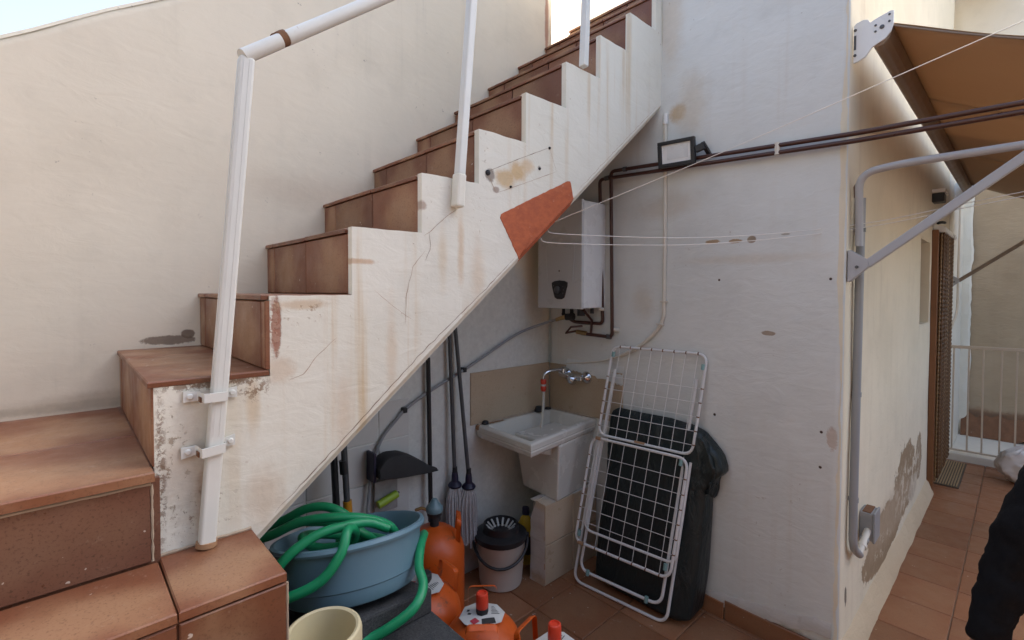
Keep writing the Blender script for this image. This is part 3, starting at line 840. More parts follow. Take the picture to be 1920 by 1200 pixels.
ra = obj('rail', b, M['white_paint'], hr)
b = MB(); b.tube([Vector(rl(.4345)), Vector(rl(.440)), Vector(rl(.447)), Vector(rl(.4535))], [.0200, .0208, .0212, .0200], 14); b.obox(Vector(rl(.428)) + Vector((0, -.006, .013)), ((1, 0, 0), (0, .78, .62), (0, -.62, .78)), (.006, .006, .005)); obj('rusty_joint', b, M['rust'], ra)
for i, (zc, yc, tilt) in enumerate(((1.398, .274, -.02), (1.268, .268, .10))):
    b = MB(); hw, hh = .027, .011
    def pt(y, x, z): return (x, yc + y, zc + z + tilt * y)
    xs_f = XP + .024
    prof = [(-hw - .033, XS + .003), (-hw - .004, XS + .004), (-hw, XS + .010), (-hw + .002, xs_f), (hw - .002, xs_f), (hw, XS + .010), (hw + .004, XS + .004), (hw + .030, XS + .003)]
    vs = [];
    for y, x in prof:
        hh_ = hh * (1.25 if abs(y) > hw + .01 else 1)
        vs += [pt(y, x, -hh_), pt(y, x, hh_), pt(y, x + .005, hh_), pt(y, x + .005, -hh_)]
    fs = [];
    for k in range(len(prof) - 1):
        for q in range(4): fs.append((4 * k + q, 4 * k + (q + 1) % 4, 4 * k + 4 + (q + 1) % 4, 4 * k + 4 + q))
    b.add(vs, fs + [(0, 1, 2, 3), (28, 31, 30, 29)]); cl = obj('clamp', b, M['white_paint'], hr, bevel=.002)
    for sy in (-1, 1):
        b = MB(); b.lathe([(.008, 0), (.008, .004), (.005, .007)], 8, Matrix.Translation(pt(sy * (hw + .019), XS + .006, 0)) @ Matrix.Rotation(R(90), 4, 'Y')); obj('bolt', b, M['white_paint'], cl)
    b = MB(); b.obox(pt(-hw + .001, XS + .02, -hh * .6), ((1, 0, 0), (0, 1, 0), (0, 0, 1)), (.014, .0035, .006)); obj('rust', b, M['rust'], cl); b = MB(); b.obox(pt(hw - .001, XS + .016, -hh * .9), ((1, 0, 0), (0, 1, 0), (0, 0, 1)), (.012, .0035, .004)); obj('rust', b, M['rust'], cl)
b = MB(); b.tube([(XP, .2545, 1.028), (XP, .2555, 1.040)], .0235, 12); obj('rusty_foot', b, M['rust_line'], p1)

# ------------------------------------------------------------------ awning over the side door
aw = thing('awning', 'brown cloth awning with drop arms fixed to the house side', 'awning', (XE, 2.5, 2.75))
AY0, AY1 = 2.515, 6.86
b = MB()                                                     # end plate, shaped
def plate(y0, y1, mir=1):
    m = MB()
    pp = [(XE + .002, 2.832), (XE + .010, 2.842), (XE + .036, 2.848), (XE + .052, 2.842), (XE + .060, 2.828), (XE + .085, 2.838), (XE + .128, 2.850), (XE + .138, 2.846), (XE + .138, 2.795), (XE + .130, 2.765), (XE + .112, 2.742), (XE + .085, 2.730), (XE + .068, 2.722), (XE + .045, 2.690), (XE + .020, 2.678), (XE + .002, 2.676)]
    pp = [(x, z - .035) for x, z in pp]
    m.prism(pp, 'y', y0, y1); return m
ep = obj('end_plate', plate(2.497, 2.506), M['enamel'], aw, bevel=.002)
for x, z, r_ in ((.100, 2.758, .0085), (.078, 2.772, .0045), (.078, 2.747, .0045), (.124, 2.800, .0045), (.124, 2.772, .0045), (.008, 2.778, .006), (.008, 2.672, .006)):
    b = MB(); b.lathe([(r_, 0), (r_, .003), (r_ * .7, .0045)], 10, Matrix.Translation((XE + x, 2.4972, z)) @ Matrix.Rotation(R(90), 4, 'X')); obj('bolt', b, M['pole'], ep)
b = MB(); b.box(XE + .004, XE + .012, 2.4945, 2.4968, 2.695, 2.755); obj('slot', b, M['pole'], ep)
obj('end_plate', plate(AY1, AY1 + .012), M['enamel'], aw, bevel=.002)
sec = [(.078, 2.690), (.062, 2.715), (.060, 2.765), (.075, 2.790), (.110, 2.800), (.130, 2.785), (.132, 2.750), (.122, 2.715), (.105, 2.692)]
sec = [(x, z - .005) for x, z in sec]
b = MB(); b.prism([(XE + x, z) for x, z in sec], 'y', 2.506, AY1); obj('roller_case', b, M['cassette'], aw, bevel=.008)
# cloth, three widths sewn together
XF, ZF = .34, 2.425
hem = MB(); hem.tube([(XE + .125 + (XF - XE - .125) * k / 16, 2.5155, 2.7635 + (ZF - 2.772) * k / 16 - .020 * math.sin(math.pi * k / 16)) for k in range(17)], .0045, 6); obj('hem', hem, M['cassette'], aw)
def cloth(y0, y1):
    m = MB()
    def P(i, j):
        t_ = i / 16; y = y0 + (y1 - y0) * j / 10
        x = XE + .125 + (XF - XE - .125) * t_; z = 2.772 + (ZF - 2.772) * t_ - .020 * math.sin(math.pi * t_) + .004 * noise.noise(Vector((x * 5, y * 2, 0)))
        return (x, y, z)
    m.grid(P, 17, 11)
    vs = list(m.v); return m
wds = [2.512, 3.62, 5.1, AY1 - .006]
for y0, y1 in zip(wds[:-1], wds[1:]):
    o = obj('cloth', cloth(y0, y1 + .012), M['awning'], aw, fix=False); md = o.modifiers.new('depth', 'SOLIDIFY'); md.thickness = .0016
b = MB(); b.tube([(XF, 2.50, ZF), (XF, AY1 + .02, ZF)], .024, 12); obj('front_bar', b, M['grey_paint'], aw)
for y in (2.485, 6.62):
    b = MB(); b.bar((XE + .066, y, 1.775), (XF, y, 2.42), .026, .034); ar = obj('arm', b, M['grey_paint'] if y < 3 else M['cassette'], aw, bevel=.004)
    b = MB(); b.prism([(XE + .002, 1.838), (XE + .014, 1.838), (XE + .075, 1.793), (XE + .075, 1.765), (XE + .014, 1.708), (XE + .002, 1.702)], 'y', y - .017, y + .017); obj('arm_bracket', b, M['grey_paint'], ar, bevel=.002)
    b = MB(); b.lathe([(.007, 0), (.007, .004)], 8, Matrix.Translation((XE + .036, y - .0175, 1.766)) @ Matrix.Rotation(R(90), 4, 'X')); obj('bolt', b, M['pole'], ar)
b = MB(); b.grid(lambda i, j: (XF + .026, 2.51 + (AY1 - 2.52) * i / 60, ZF - .02 - .20 * j / 6 - .02 * abs(math.sin(i * .52)) * (j / 6)), 61, 7)
o = obj('valance', b, M['awning'], aw, fix=False); md = o.modifiers.new('depth', 'SOLIDIFY'); md.thickness = .0016

# curved grey tube that starts at the corner
ta = thing('line_support', 'grey bent tube reaching out from the wall corner for the washing lines', 'tube', (XE + .03, 2.50, 2.0))
b = MB(); b.tube([(XE + .028, 2.54, 1.86)] + fillet([(XE + .028, 2.535, 1.95), (XE + .030, 2.50, 2.165), (-.36, 2.50, 2.182), (1.3, 2.50, 2.19)], .16, 10), .0155, 12); obj('tube', b, M['grey_paint'], ta)
b = MB(); b.tube([(XE + .006, 2.56, 2.075), (XE + .006, 2.545, 2.12), (XE + .014, 2.545, 2.135), (XE + .02, 2.53, 2.125)], .004, 6); obj('hook', b, M['rust'], ta)
# vertical grey conduit down to a box
cdt = thing('conduit', 'vertical grey pipe on the corner running down to a small junction box', 'pipe', (XE, 2.56, .55))
path = [(XE + .022, 2.600, 2.075), (XE + .022, 2.585, 1.5), (XE + .022, 2.566, .78)] + fillet([(XE + .022, 2.563, .70), (XE + .024, 2.560, .515), (XE + .030, 2.66, .455)], .12, 8)
b = MB(); b.tube(path, .017, 12); obj('tube', b, M['grey_pvc'], cdt)
for y, z in ((2.597, 1.935), (2.580, 1.205), (2.567, .735)):
    b = MB(); b.tube([(XE + .022, y, z - .010), (XE + .022, y, z + .010)], .0192, 12); b.box(XE, XE + .03, y - .004, y + .004, z - .008, z + .008); obj('clip', b, M['pole'] if z > 1.3 else M['grey_pvc'], cdt)
b = MB(); b.tube([(XE + .030, 2.645, .462), (XE + .034, 2.73, .500), (XE + .034, 2.80, .520)], .015, 12); sl_ = obj('sleeve', b, M['pvc'], cdt)
for t_ in (.3, .55):
    q = Vector((XE + .032, 2.655, .466)).lerp(Vector((XE + .034, 2.80, .520)), t_); d = Vector((0, .145, .054)).normalized()
    b = MB(); b.tube([q - d * .010, q + d * .010], .019, 12); obj('ring', b, M['pvc'] if t_ < .4 else M['grey_pvc'], cdt)
b = MB(); b.box(XE, XE + .055, 2.795, 2.905, .470, .605); bx = obj('junction_box', b, M['grey_pvc'], cdt, bevel=.006)
b = MB(); b.box(XE + .0545, XE + .064, 2.79, 2.91, .465, .610); obj('lid', b, M['grey_pvc'], bx, bevel=.004)
b = MB(); b.box(XE + .012, XE + .045, 2.80, 2.90, .6048, .609); obj('gasket', b, M['rust'], bx)

# ------------------------------------------------------------------ side door
YD0, YD1 = 5.26, 6.10
dr = thing('door', 'doorway with a brown bead curtain under a small white hood', 'door', (XE, 5.7, 0))
b = MB(); b.box(XE, XE + .022, YD0, YD1, .02, 2.14); obj('panel', b, M['door_wood'], dr)
b = MB(); b.box(XE, XE + .040, YD0 - .06, YD0, 0, 2.17); b.box(XE, XE + .040, YD1, YD1 + .05, 0, 2.17); obj('frame', b, M['door_wood'], dr, bevel=.004)
b = MB(); b.prism([(XE + .002, 2.215), (XE + .075, 2.195), (XE + .082, 2.172), (XE + .078, 2.150), (XE + .002, 2.150)], 'y', YD0 - .02, YD1 + .05); obj('hood', b, M['enamel'], dr, bevel=.002)
b = MB(); b.tube([(XE + .03, YD0 - .02, 2.225), (XE + .05, YD0 + .02, 2.235), (XE + .06, YD0 + .12, 2.24)], .012, 6); obj('cable', b, M['black'], dr)
bd = MB(); prof = []
zz = 0
while zz < 2.03:
    prof += [(.0035, zz), (.0085, zz + .012), (.0085, zz + .022), (.0035, zz + .034)]; zz += .036
bd.lathe(prof, 6, cap=False)
sm1 = mesh_of('strand', bd, M['curtain'], fix=False); sm2 = mesh_of('strand', bd, M['curtain2'], fix=False)
nS = 64
for i in range(nS):
    o = bpy.data.objects.new('strand', sm1 if (i * 7) % 5 else sm2); col.objects.link(o); o.parent = dr
    o.matrix_parent_inverse = Matrix.Translation(-wloc(dr))
    o.location = (XE + .046 + .012 * (i % 2) + .004 * random.random(), YD0 + .01 + (YD1 - YD0 - .02) * i / (nS - 1), .09 + .02 * (i % 2) + .02 * random.random()); o.rotation_euler = (random.uniform(-.004, .004), random.uniform(-.004, .004), random.random())
# doormat
t = NT('ribbed_doormat'); sp = t.n('SeparateXYZ'); t.l(t.pos, sp.inputs[0])
M['mat'] = simple('doormat_rubber', (.10, .075, .05), .9, .3, 30, bump=.6)
M['mat2'] = simple('doormat_tan', (.36, .25, .13), .95, .3, 60, bump=.6, bsc=200)
dm = thing('doormat', 'ribbed brown doormat on the tiles below the bead curtain', 'doormat', (-.43, 5.9, 0))
b = MB(); b.box(-.515, -.345, 5.50, 6.34, .001, .010); obj('base', b, M['mat'], dm, bevel=.003)
for i in range(9):
    x = -.502 + .0175 * i
    b = MB(); b.box(x - .0052, x + .0052, 5.515, 6.325, .0095, .016); obj('rib', b, M['mat2'], dm, bevel=.003)
# lamp above
lp = thing('wall_lamp', 'small black wall lamp with white top above the doorway', 'lamp', (XE, 5.2, 2.42))
b = MB(); b.box(XE, XE + .075, 5.13, 5.27, 2.385, 2.455); obj('body', b, M['black'], lp, bevel=.006)
b = MB(); b.box(XE, XE + .085, 5.12, 5.30, 2.457, 2.487); obj('cap', b, M['enamel'], lp, bevel=.004)
# kerb and railing
kb = MB(); kb.box(-.53, 2.6, 6.432, 6.60, -.05, .072); ko = obj('kerb', kb, M['far_white'], bevel=.008); ko['kind'] = 'structure'
rl_ = thing('railing', 'cream metal railing with rusty bars beyond the doorway', 'railing', (0, 6.46, .07))
b = MB(); b.bar((-.52, 6.46, 1.122), (2.5, 6.46, 1.150), .022, .030); obj('top_rail', b, M['rail_paint'], rl_, bevel=.004)
b = MB(); b.bar((-.52, 6.46, .100), (2.5, 6.46, .118), .018, .018); obj('bottom_rail', b, M['rail_paint'], rl_, bevel=.003)
for i in range(27):
    x = -.462 + .1075 * i + .006 * random.uniform(-1, 1)
    b = MB(); b.bar((x, 6.46, .108), (x + .004 * random.uniform(-1, 1), 6.46, 1.115), .0135, .0135, (1, 0, 0)); obj('bar', b, M['rail_paint'], rl_, bevel=.002)
# wall behind the railing
fwl = thing('neighbour_wall', 'rough beige rendered wall closing the passage behind the railing', 'wall', (1, 8.1, 0))
wall('wall', wall_grid('y', 8.05, lines(-.70, 4.0, .07), lines(-.2, 6.3, .06), amp=.022, sgn=-1), M['far_beige'], fwl, .25)
wall('upper_wall', wall_grid('y', 8.01, lines(-.70, 4.0, .15), lines(3.7, 6.3, .15), amp=.008, sgn=-1), M['terrace_wall'], fwl, .04)
b = MB(); xs = [-.455 + .022 * noise.noise(Vector((0, z * 3, 1))) + .012 * noise.noise(Vector((0, z * 11, 4))) for z in lines(-.1, 4.2, .06)]; zs = lines(-.1, 4.2, .06)
b.grid(lambda i, j: [(XE, 8.0, zs[i]), (XE + .02, 8.0, zs[i]), (xs[i], 8.008, zs[i]), (xs[i] + .02, 8.03, zs[i])][j], len(zs), 4); obj('corner_render', b, M['far_white'], fwl, fix=False)
b = MB(); b.grid(lambda i, j: (-.5 + 4 * i / 60, 8.02 - .035 * j - .02 * abs(noise.noise(Vector((i * .9, j, 3)))), .19 - .13 * j + .07 * noise.noise(Vector((i * .7, j * 2, 0)))), 61, 3)
M['rubble'] = simple('crumbled_red_render', (.24, .12, .065), .95, .45, 14, dirt=(.55, .5, .42), dirt_t=.62, bump=1, bsc=30)
obj('crumbled_foot', b, M['rubble'], fwl, fix=False)
dp = thing('drain_pipe', 'thin pale pipe bending on the white wall past the railing', 'pipe', (XE, 7.4, 1.5))
b = MB(); b.tube(fillet([(XE + .012, 7.35, 3.6), (XE + .012, 7.35, 1.44), (XE + .012, 6.60, 1.26)], .12, 8), .012, 8); obj('tube', b, M['rail_paint'], dp)
# white carrier bag
bgw = MB(); random.seed(11)
def bagf(i, j):
    u, v = i / 40 * 2 * math.pi, j / 24
    r_ = math.sin(math.pi * min(1, v * 1.02 + .06)) ** .55; hz = .36 * v
    a = .155 * r_ * (1 + .0 * v); bb = .13 * r_
    q = Vector((math.cos(u) * 1.6, math.sin(u) * 1.6, v * 2.2))
    cr = .035 * noise.noise(q * 1.5) + .022 * abs(noise.noise(q * 3.2)) + .010 * noise.noise(q * 7)
    a += cr; bb += cr
    return (.030 + a * 1.12 * math.cos(u) + .02 * v, 6.05 + bb * math.sin(u), max(.003, hz + .03 * noise.noise(q * 2) * (1 if v > .1 else 0)))
bgw.grid(bagf, 40, 25, wrapu=True)
tag(obj('carrier_bag', bgw, M['bag_white'], sharp=60), 'crumpled white plastic bag on the tiles by the railing', 'bag')

# ------------------------------------------------------------------ pipes and lamp on the front
def pipe(nm, label, pts, r, mat, group=None, cat='pipe', rad=.03):
    t_ = thing(nm, label, cat, pts[0], group); m = MB(); m.tube(fillet(pts, rad, 5), r, 10); obj('tube', m, mat, t_); return t_
YP = YB - .028
pg = 'brown red water pipes along the front wall'
wp1 = pipe('water_pipe', 'upper brown red pipe, running behind the floodlight to the outer vertical', [(-2.01, 2.33, 1.520), (-1.985, YP, 1.462), (-1.760, YP, 1.462), (-1.790, YP, 2.343), (-.5, YP, 2.287), (2.6, YP, 2.235)], .0105, M['pipe_red'], pg)
wp2 = pipe('water_pipe', 'lower brown red pipe ending in a stopcock beneath the boiler', [(-1.90, YP - .03, 1.395), (-1.690, YP, 1.385), (-1.708, YP, 2.378), (-.5, YP, 2.318), (2.6, YP, 2.268)], .0105, M['pipe_red'], pg)
wp1['label'] = 'inner brown red pipe joining the boiler with a straight run below it'
wp2['label'] = 'outer brown red pipe with stopcock lever below the boiler'
for x, z in ((-1.735, 2.343), (-1.71, 2.02)):
    b = MB(); b.tube([(x - .015, YP, z - .001), (x + .015, YP, z)] if z > 2.1 else [(-1.779, YP, 2.0), (-1.777, YP, 1.965)], .0145, 10); obj('coupling', b, M['pole'], wp1)
b = MB(); b.tube([(-1.62, YP - .001, 2.3735), (-1.60, YP - .001, 2.3725)], .0145, 10); obj('coupling', b, M['pole'], wp2)
b = MB(); b.tube([(-1.73, YP, 1.3865), (-1.70, YP, 1.3855)], .015, 10); obj('coupling', b, M['pole'], wp2)
b = MB(); b.tube([(-1.93, YP - .04, 1.405), (-1.86, YP - .03, 1.398)], .014, 10); vb = obj('valve', b, M['brass'], wp2)
b = MB(); b.tube([(-1.93, YP - .05, 1.41), (-1.95, YP - .12, 1.40), (-1.91, YP - .12, 1.44), (-1.87, YP - .06, 1.445)], .007, 8); obj('lever', b, M['pipe_red'], vb)
b = MB(); b.tube([(-1.835, YP - .02, 1.395), (-1.835, YP - .01, 1.48), (-1.815, 2.30, 1.545)], .008, 8); obj('branch', b, M['pipe_red'], wp2)
b = MB(); b.tube([(-.79, YP, 2.29), (-.79, YP, 2.345)], .013, 8); b2 = obj('clip', b, M['pvc'], wp2)
b = MB(); b.tube([(-1.690, YP + .01, 1.43), (-1.655, YP + .022, 1.425)], .012, 8); obj('wall_plug', b, M['pvc'], wp2)

fl = thing('floodlight', 'square floodlight with black frame on the front wall', 'floodlight', (-1.3, YB - .06, 2.41))
fc = Vector((-1.266, YB - .070, 2.388)); fx = Vector((1, .10, -.012)).normalized(); fz = Vector((.01, -.12, 1)).normalized(); fn = fz.cross(fx).normalized()
def fbox(nm, cx, cz, cn, hx, hz, hn, mat, par, bev=.003):
    m = MB(); m.obox(fc + fx * cx + fz * cz + fn * cn, (fx, fz, fn), (hx, hz, hn)); return obj(nm, m, mat, par, bevel=bev)
for cx, cz, hx, hz in ((0, .058, .098, .0095), (0, -.058, .098, .0105), (-.088, 0, .0105, .05), (.088, 0, .0105, .05)):
    fbox('frame', cx, cz, 0, hx, hz, .014, M['black'], fl)
sgn = 1 if fn.y > 0 else -1
fbox('housing', 0, 0, .018 * sgn, .090, .060, .016, M['black'], fl)
fbox('lens', 0, 0, -.0005 * sgn, .080, .050, .003, M['glass_lens'], fl, .0)
fbox('reflector', .006, .006, -.0045 * sgn, .056, .036, .0012, M['lens_in'], fl, .0)
b = MB(); b.bar(fc + fx * .10, fc + fx * .145 + fz * .012, .02, .036, (0, 0, 1)); b.bar(fc + fx * .135 + fz * .03, fc + fx * .150 + fz * -.028 + Vector((0, .05, 0)), .018, .02, (1, 0, 0)); obj('bracket', b, M['black'], fl, bevel=.003)

cb = thing('cable_tube', 'cream cable tube dropping down the front wall and curving behind the drying rack', 'tube', (-1.36, YB, 2.6))
pts = [(-1.363, YB - .012, 2.615), (-1.360, YB - .012, 2.03), (-1.361, YB - .012, 1.60), (-1.368, YB - .012, 1.51), (-1.41, YB - .012, 1.435), (-1.52, YB - .012, 1.340), (-1.64, YB - .012, 1.275)]
b = MB(); b.tube(spline(pts, 8), .0105, 8); obj('tube', b, M['pvc'], cb)
b = MB(); b.tube(spline([(-1.64, YB - .012, 1.275), (-1.80, YB - .012, 1.225), (-2.06, YB - .012, 1.185)], 6), .005, 6); obj('cable', b, M['pvc'], cb)
b = MB(); b.tube([(-1.363, YB - .012, 2.575), (-1.363, YB - .012, 2.632)], .0145, 10); obj('cap', b, M['enamel'], cb)
for q in ((-1.361, YB - .012, 1.605), (-1.383, YB - .012, 1.478)):
    b = MB(); b.box(q[0] - .018, q[0] + .018, YB - .026, YB, q[2] - .005, q[2] + .005); obj('clip', b, M['pvc'], cb, bevel=.001)

# ------------------------------------------------------------------ boiler
bo = thing('boiler', 'white wall boiler with black control panel under the stairs', 'boiler', (-1.925, YB, 1.55))
BX0, BX1, BF, BZ0, BZ1 = -2.108, -1.757, 2.205, 1.555, 2.195
b = MB(); b.box(BX0 + .004, BX1 - .004, BF + .02, YB - .002, BZ0 + .004, BZ1 - .004); obj('body', b, M['enamel'], bo, bevel=.006)
b = MB(); b.box(BX0, BX1, BF, BF + .022, BZ0, BZ1); fp = obj('front_cover', b, M['enamel_shaded'], bo, bevel=.005)
cxp = -1.925
b = MB(); pp = [(cxp - .062, 1.712), (cxp - .040, 1.722), (cxp, 1.726), (cxp + .040, 1.722), (cxp + .062, 1.712), (cxp + .060, 1.690), (cxp + .038, 1.622), (cxp + .018, 1.612), (cxp - .018, 1.612), (cxp - .038, 1.622), (cxp - .060, 1.690)]
b.prism(pp, 'y', BF - .006, BF + .002); pn = obj('control_panel', b, M['black'], fp, bevel=.002)
b = MB(); b.lathe([(.022, 0), (.022, .010), (.016, .014), (.006, .014)], 18, Matrix.Translation((cxp - .012, BF - .006, 1.668)) @ Matrix.Rotation(R(90), 4, 'X')); obj('knob', b, M['pole'], bo)
for dx, dz in ((.03, .02), (.034, 0), (.03, -.02), (-.045, .025)):
    b = MB(); b.lathe([(.004, 0), (.004, .003)], 8, Matrix.Translation((cxp + dx, BF - .006, 1.668 + dz)) @ Matrix.Rotation(R(90), 4, 'X')); obj('button', b, M['pole'], bo)
b = MB(); b.lathe([(.006, -.001), (.006, .0012)], 12, Matrix.Translation((cxp - .005, BF, 1.783)) @ Matrix.Rotation(R(90), 4, 'X')); obj('badge', b, M['pole'], fp)
b = MB(); b.tube([(cxp - .10, BF - .0005, 1.72), (cxp - .115, BF - .0005, 1.90), (cxp - .108, BF - .0005, 1.95)], .0016, 4); obj('seam', b, M['enamel_shaded'], fp)
b = MB(); b.tube([(cxp + .10, BF - .0005, 1.72), (cxp + .115, BF - .0005, 1.90), (cxp + .108, BF - .0005, 1.95)], .0016, 4); obj('seam', b, M['enamel_shaded'], fp)
for x, y, r_, L in ((-1.985, 2.31, .010, .05), (-1.92, 2.31, .010, .05), (-1.845, 2.31, .024, .045), (-1.96, 2.36, .012, .08), (-1.80, 2.36, .011, .03)):
    b = MB(); b.tube([(x, y, BZ0 + .01), (x, y, BZ0 - L)], r_, 10); obj('connector', b, M['black_matte'], bo)
b = MB(); b.tube([(-1.90, 2.31, 1.505), (-1.955, 2.30, 1.500)], .021, 12); obj('gas_tap', b, M['black_matte'], bo)
b = MB(); b.tube([(-1.955, 2.30, 1.50), (-2.0, 2.30, 1.49), (-2.045, 2.31, 1.478)], [.015, .013, .012], 10); obj('nut', b, M['brass'], bo)
b = MB(); b.tube([(-1.775, 2.40, 1.552), (-1.745, 2.41, 1.55)], .010, 8); obj('wall_hook', b, M['pvc'], bo)

# grey gas hose along the stair wall
gh = thing('gas_hose', 'grey gas hose sagging from the boiler across the wall to the dustpan', 'hose', (-2.0, 2.3, 1.49))
pts = [(-2.035, 2.31, 1.482), (-2.10, 2.26, 1.455), (-2.185, 2.15, 1.405), (-2.20, 2.015, 1.350), (-2.20, 1.85, 1.275), (-2.20, 1.683, 1.203), (-2.20, 1.48, 1.125), (-2.20, 1.32, 1.050), (-2.20, 1.24, .985), (-2.20, 1.178, .925), (-2.195, 1.134, .845), (-2.19, 1.10, .70), (-2.18, 1.08, .55)]
b = MB(); b.tube(spline(pts, 6), .0085, 8); obj('tube', b, M['grey_pvc'], gh)
for y, z in ((1.30, 1.038), (1.69, 1.206)):
    b = MB(); b.box(XW, XW + .034, y - .012, y + .012, z - .014, z + .014); obj('clip', b, M['black'], gh, bevel=.004)

# ------------------------------------------------------------------ wash trough
sk = thing('sink', 'white ceramic laundry sink on a tiled plinth in the corner', 'sink', (-1.98, 2.1, 0))
QA, QB, QC, QD = Vector((-2.218, 1.795)), Vector((-1.738, 1.772)), Vector((-1.822, 2.438)), Vector((-2.218, 2.438))
RZ = .862
def quad_at(k, z):
    """the rim quadrilateral drawn in by k"""
    c = (QA + QB + QC + QD) / 4; o = []
    P = [QA, QB, QC, QD]
    for i in range(4):
        p, a, d = P[i], P[i - 1], P[(i + 1) % 4]
        u = (a - p).normalized(); v = (d - p).normalized(); s2 = max(.3, abs(u.x * v.y - u.y * v.x))
        q = p + (u + v) * (k / s2); o.append((q.x, q.y, z))
    return o
b = MB()
rings = [quad_at(.012, RZ - .075), quad_at(.004, RZ - .066), quad_at(.0, RZ - .045), quad_at(.004, RZ - .040), quad_at(.0, RZ - .034), quad_at(.0, RZ - .008), quad_at(.008, RZ), quad_at(.034, RZ + .002), quad_at(.042, RZ - .006),
         quad_at(.050, RZ - .03), quad_at(.060, RZ - .070), [(-2.14, 2.07, RZ - .150), (-1.845, 2.055, RZ - .150), (-1.88, 2.385, RZ - .18), (-2.14, 2.385, RZ - .18)], [(-2.12, 2.14, RZ - .24), (-1.875, 2.13, RZ - .24), (-1.895, 2.36, RZ - .25), (-2.12, 2.36, RZ - .25)]]
vs = [p for r_ in rings for p in r_]; fs = []
for i in range(len(rings) - 1):
    for k in range(4): fs.append((4 * i + k, 4 * i + (k + 1) % 4, 4 * i + 4 + (k + 1) % 4, 4 * i + 4 + k))
e = 4 * (len(rings) - 1); fs.append((e, e + 1, e + 2, e + 3)); b.add(vs, fs)
obj('basin', b, M['ceramic'], sk, bevel=.007, seg=3)
b = MB()
b.hexa([(-2.13, 2.10, .44), (-1.800, 2.050, .455), (-1.845, 2.436, .455), (-2.13, 2.436, .44), (-2.13, 2.02, RZ - .07), (-1.772, 2.035, RZ - .072), (-1.838, 2.436, RZ - .072), (-2.13, 2.436, RZ - .07)])
obj('trough', b, M['ceramic'], sk, bevel=.012, seg=3)
# plinth: rough plaster in front, tiles on the side
M['plinth'] = plaster('plinth_plaster', (.60, .56, .52), (.52, .48, .44), spots=(.38, .30, .22), relief=1.6, blots=[((-1.86, 1.97, .46), (.1, .1, .05), (.60, .48, .34), .6, .6, 14, .9), ((-1.86, 1.93, .02), (.1, .1, .06), (.45, .33, .22), .6, .6, 14, .9)])
b = MB(); zs = lines(-.01, .462, .025); xs = lines(-1.945, -1.812, .02)
def pf(i, j):
    x, z = xs[i], zs[j]; nz = .010 * noise.noise(Vector((x * 9, z * 7, 1))) + .006 * noise.noise(Vector((x * 25, z * 22, 1)))
    sl = .006 * max(0, 1 - z / .12) if z < .12 else 0
    if i == 0: return (x + .02 * noise.noise(Vector((0, z * 9, 2))), 2.43, z)
    return (x + .006 * noise.noise(Vector((x * 9, z * 9, 5))) - (.035 * max(0, (z - .36) / .1) if i < 3 else 0) * -1, 1.962 + nz - sl, z)
b.grid(pf, len(xs), len(zs))
b.add([(-1.945, 2.43, .455), (-1.945, 1.975, .452), (-1.815, 1.965, .456), (-1.815, 2.43, .456)], [(0, 1, 2, 3)])
obj('plinth_front', b, M['plinth'], sk, fix=False)
b = MB(); b.box(-1.93, -1.822, 1.985, 2.436, -.005, .45); obj('plinth', b, M['grout'], sk)
for i, (z0, h) in enumerate(((.002, .224), (.230, .224))):
    for y0, wd in ((1.962, .24), (2.206, .225)):
        tile('plinth_tile', sk, (-1.822, y0 + .002, z0), (0, 1, 0), (0, 0, 1), wd, h, .012, M['bs_tile'], .0012)
# splashback
for y0, wd in ((1.748, .684),):
    tile('wall_tile', sk, (XW + .002, y0, .868), (0, 1, 0), (0, 0, 1), wd, .310, .009, M['bs_tile'])
for x0, wd in ((XW + .012, .585),):
    tile('wall_tile', sk, (x0, YB - .002, .868), (1, 0, 0), (0, 0, 1), wd, .305, .009, M['bs_tile'])
b = MB()
def over(i, j):
    x = -2.06 + .44 * i / 30; lo = 1.15 - .045 * (i / 30) * (1 + noise.noise(Vector((i * .3, 0, 0)))) - .025 * abs(noise.noise(Vector((i * .5, 2, 0))))
    return [(x, YB - .002, lo), (x, YB - .0135, lo + .002), (x, YB - .0135, lo + .05), (x, YB - .0005, 1.215)][j]
b.grid(over, 31, 4); obj('paint_overlap', b, M['wall_b'], sk, fix=False)
b = MB(); b.tube([(XW + .012, y, RZ + .004 + .004 * noise.noise(Vector((y * 20, 0, 0)))) for y in lines(1.80, 2.43, .03)], .007, 6); b.tube([(x, YB - .012, RZ + .004) for x in lines(XW + .01, -1.84, .03)], .006, 6); obj('sealant', b, M['grout_pale'], sk)
b = MB(); b.obox((-2.205, 1.80, RZ - .012), ((1, 0, 0), (0, 1, 0), (0, 0, 1)), (.013, .012, .013)); obj('chipped_corner', b, M['rust_line'], sk, bevel=.004)

fa = thing('tap', 'chrome wall tap with an orange hose connector over the sink', 'tap', (-2.0, YB, 1.12))
b = MB()
for x, z, r_ in ((-1.893, 1.112, .041), (-2.052, 1.120, .037)):
    e_ = MB(); e_.lathe([(r_, 0), (r_, .004), (r_ * .8, .018), (r_ * .45, .028), (.012, .034), (.012, .06)], 20, Matrix.Translation((x, YB - .008, z)) @ Matrix.Rotation(R(90), 4, 'X')); obj('flange', e_, M['chrome'], fa)
b = MB(); b.tube([(-1.893, YB - .058, 1.114), (-1.935, YB - .062, 1.110), (-2.052, YB - .062, 1.120), (-2.075, YB - .062, 1.122)], [.018, .021, .023, .016], 12); obj('body', b, M['chrome'], fa)
b = MB(); b.lathe([(.024, 0), (.028, .01), (.029, .04), (.012, .058)], 12, Matrix.Translation((-1.955, YB - .062, 1.085)) @ Matrix.Rotation(R(60), 4, 'X')); obj('handle', b, M['chrome'], fa)
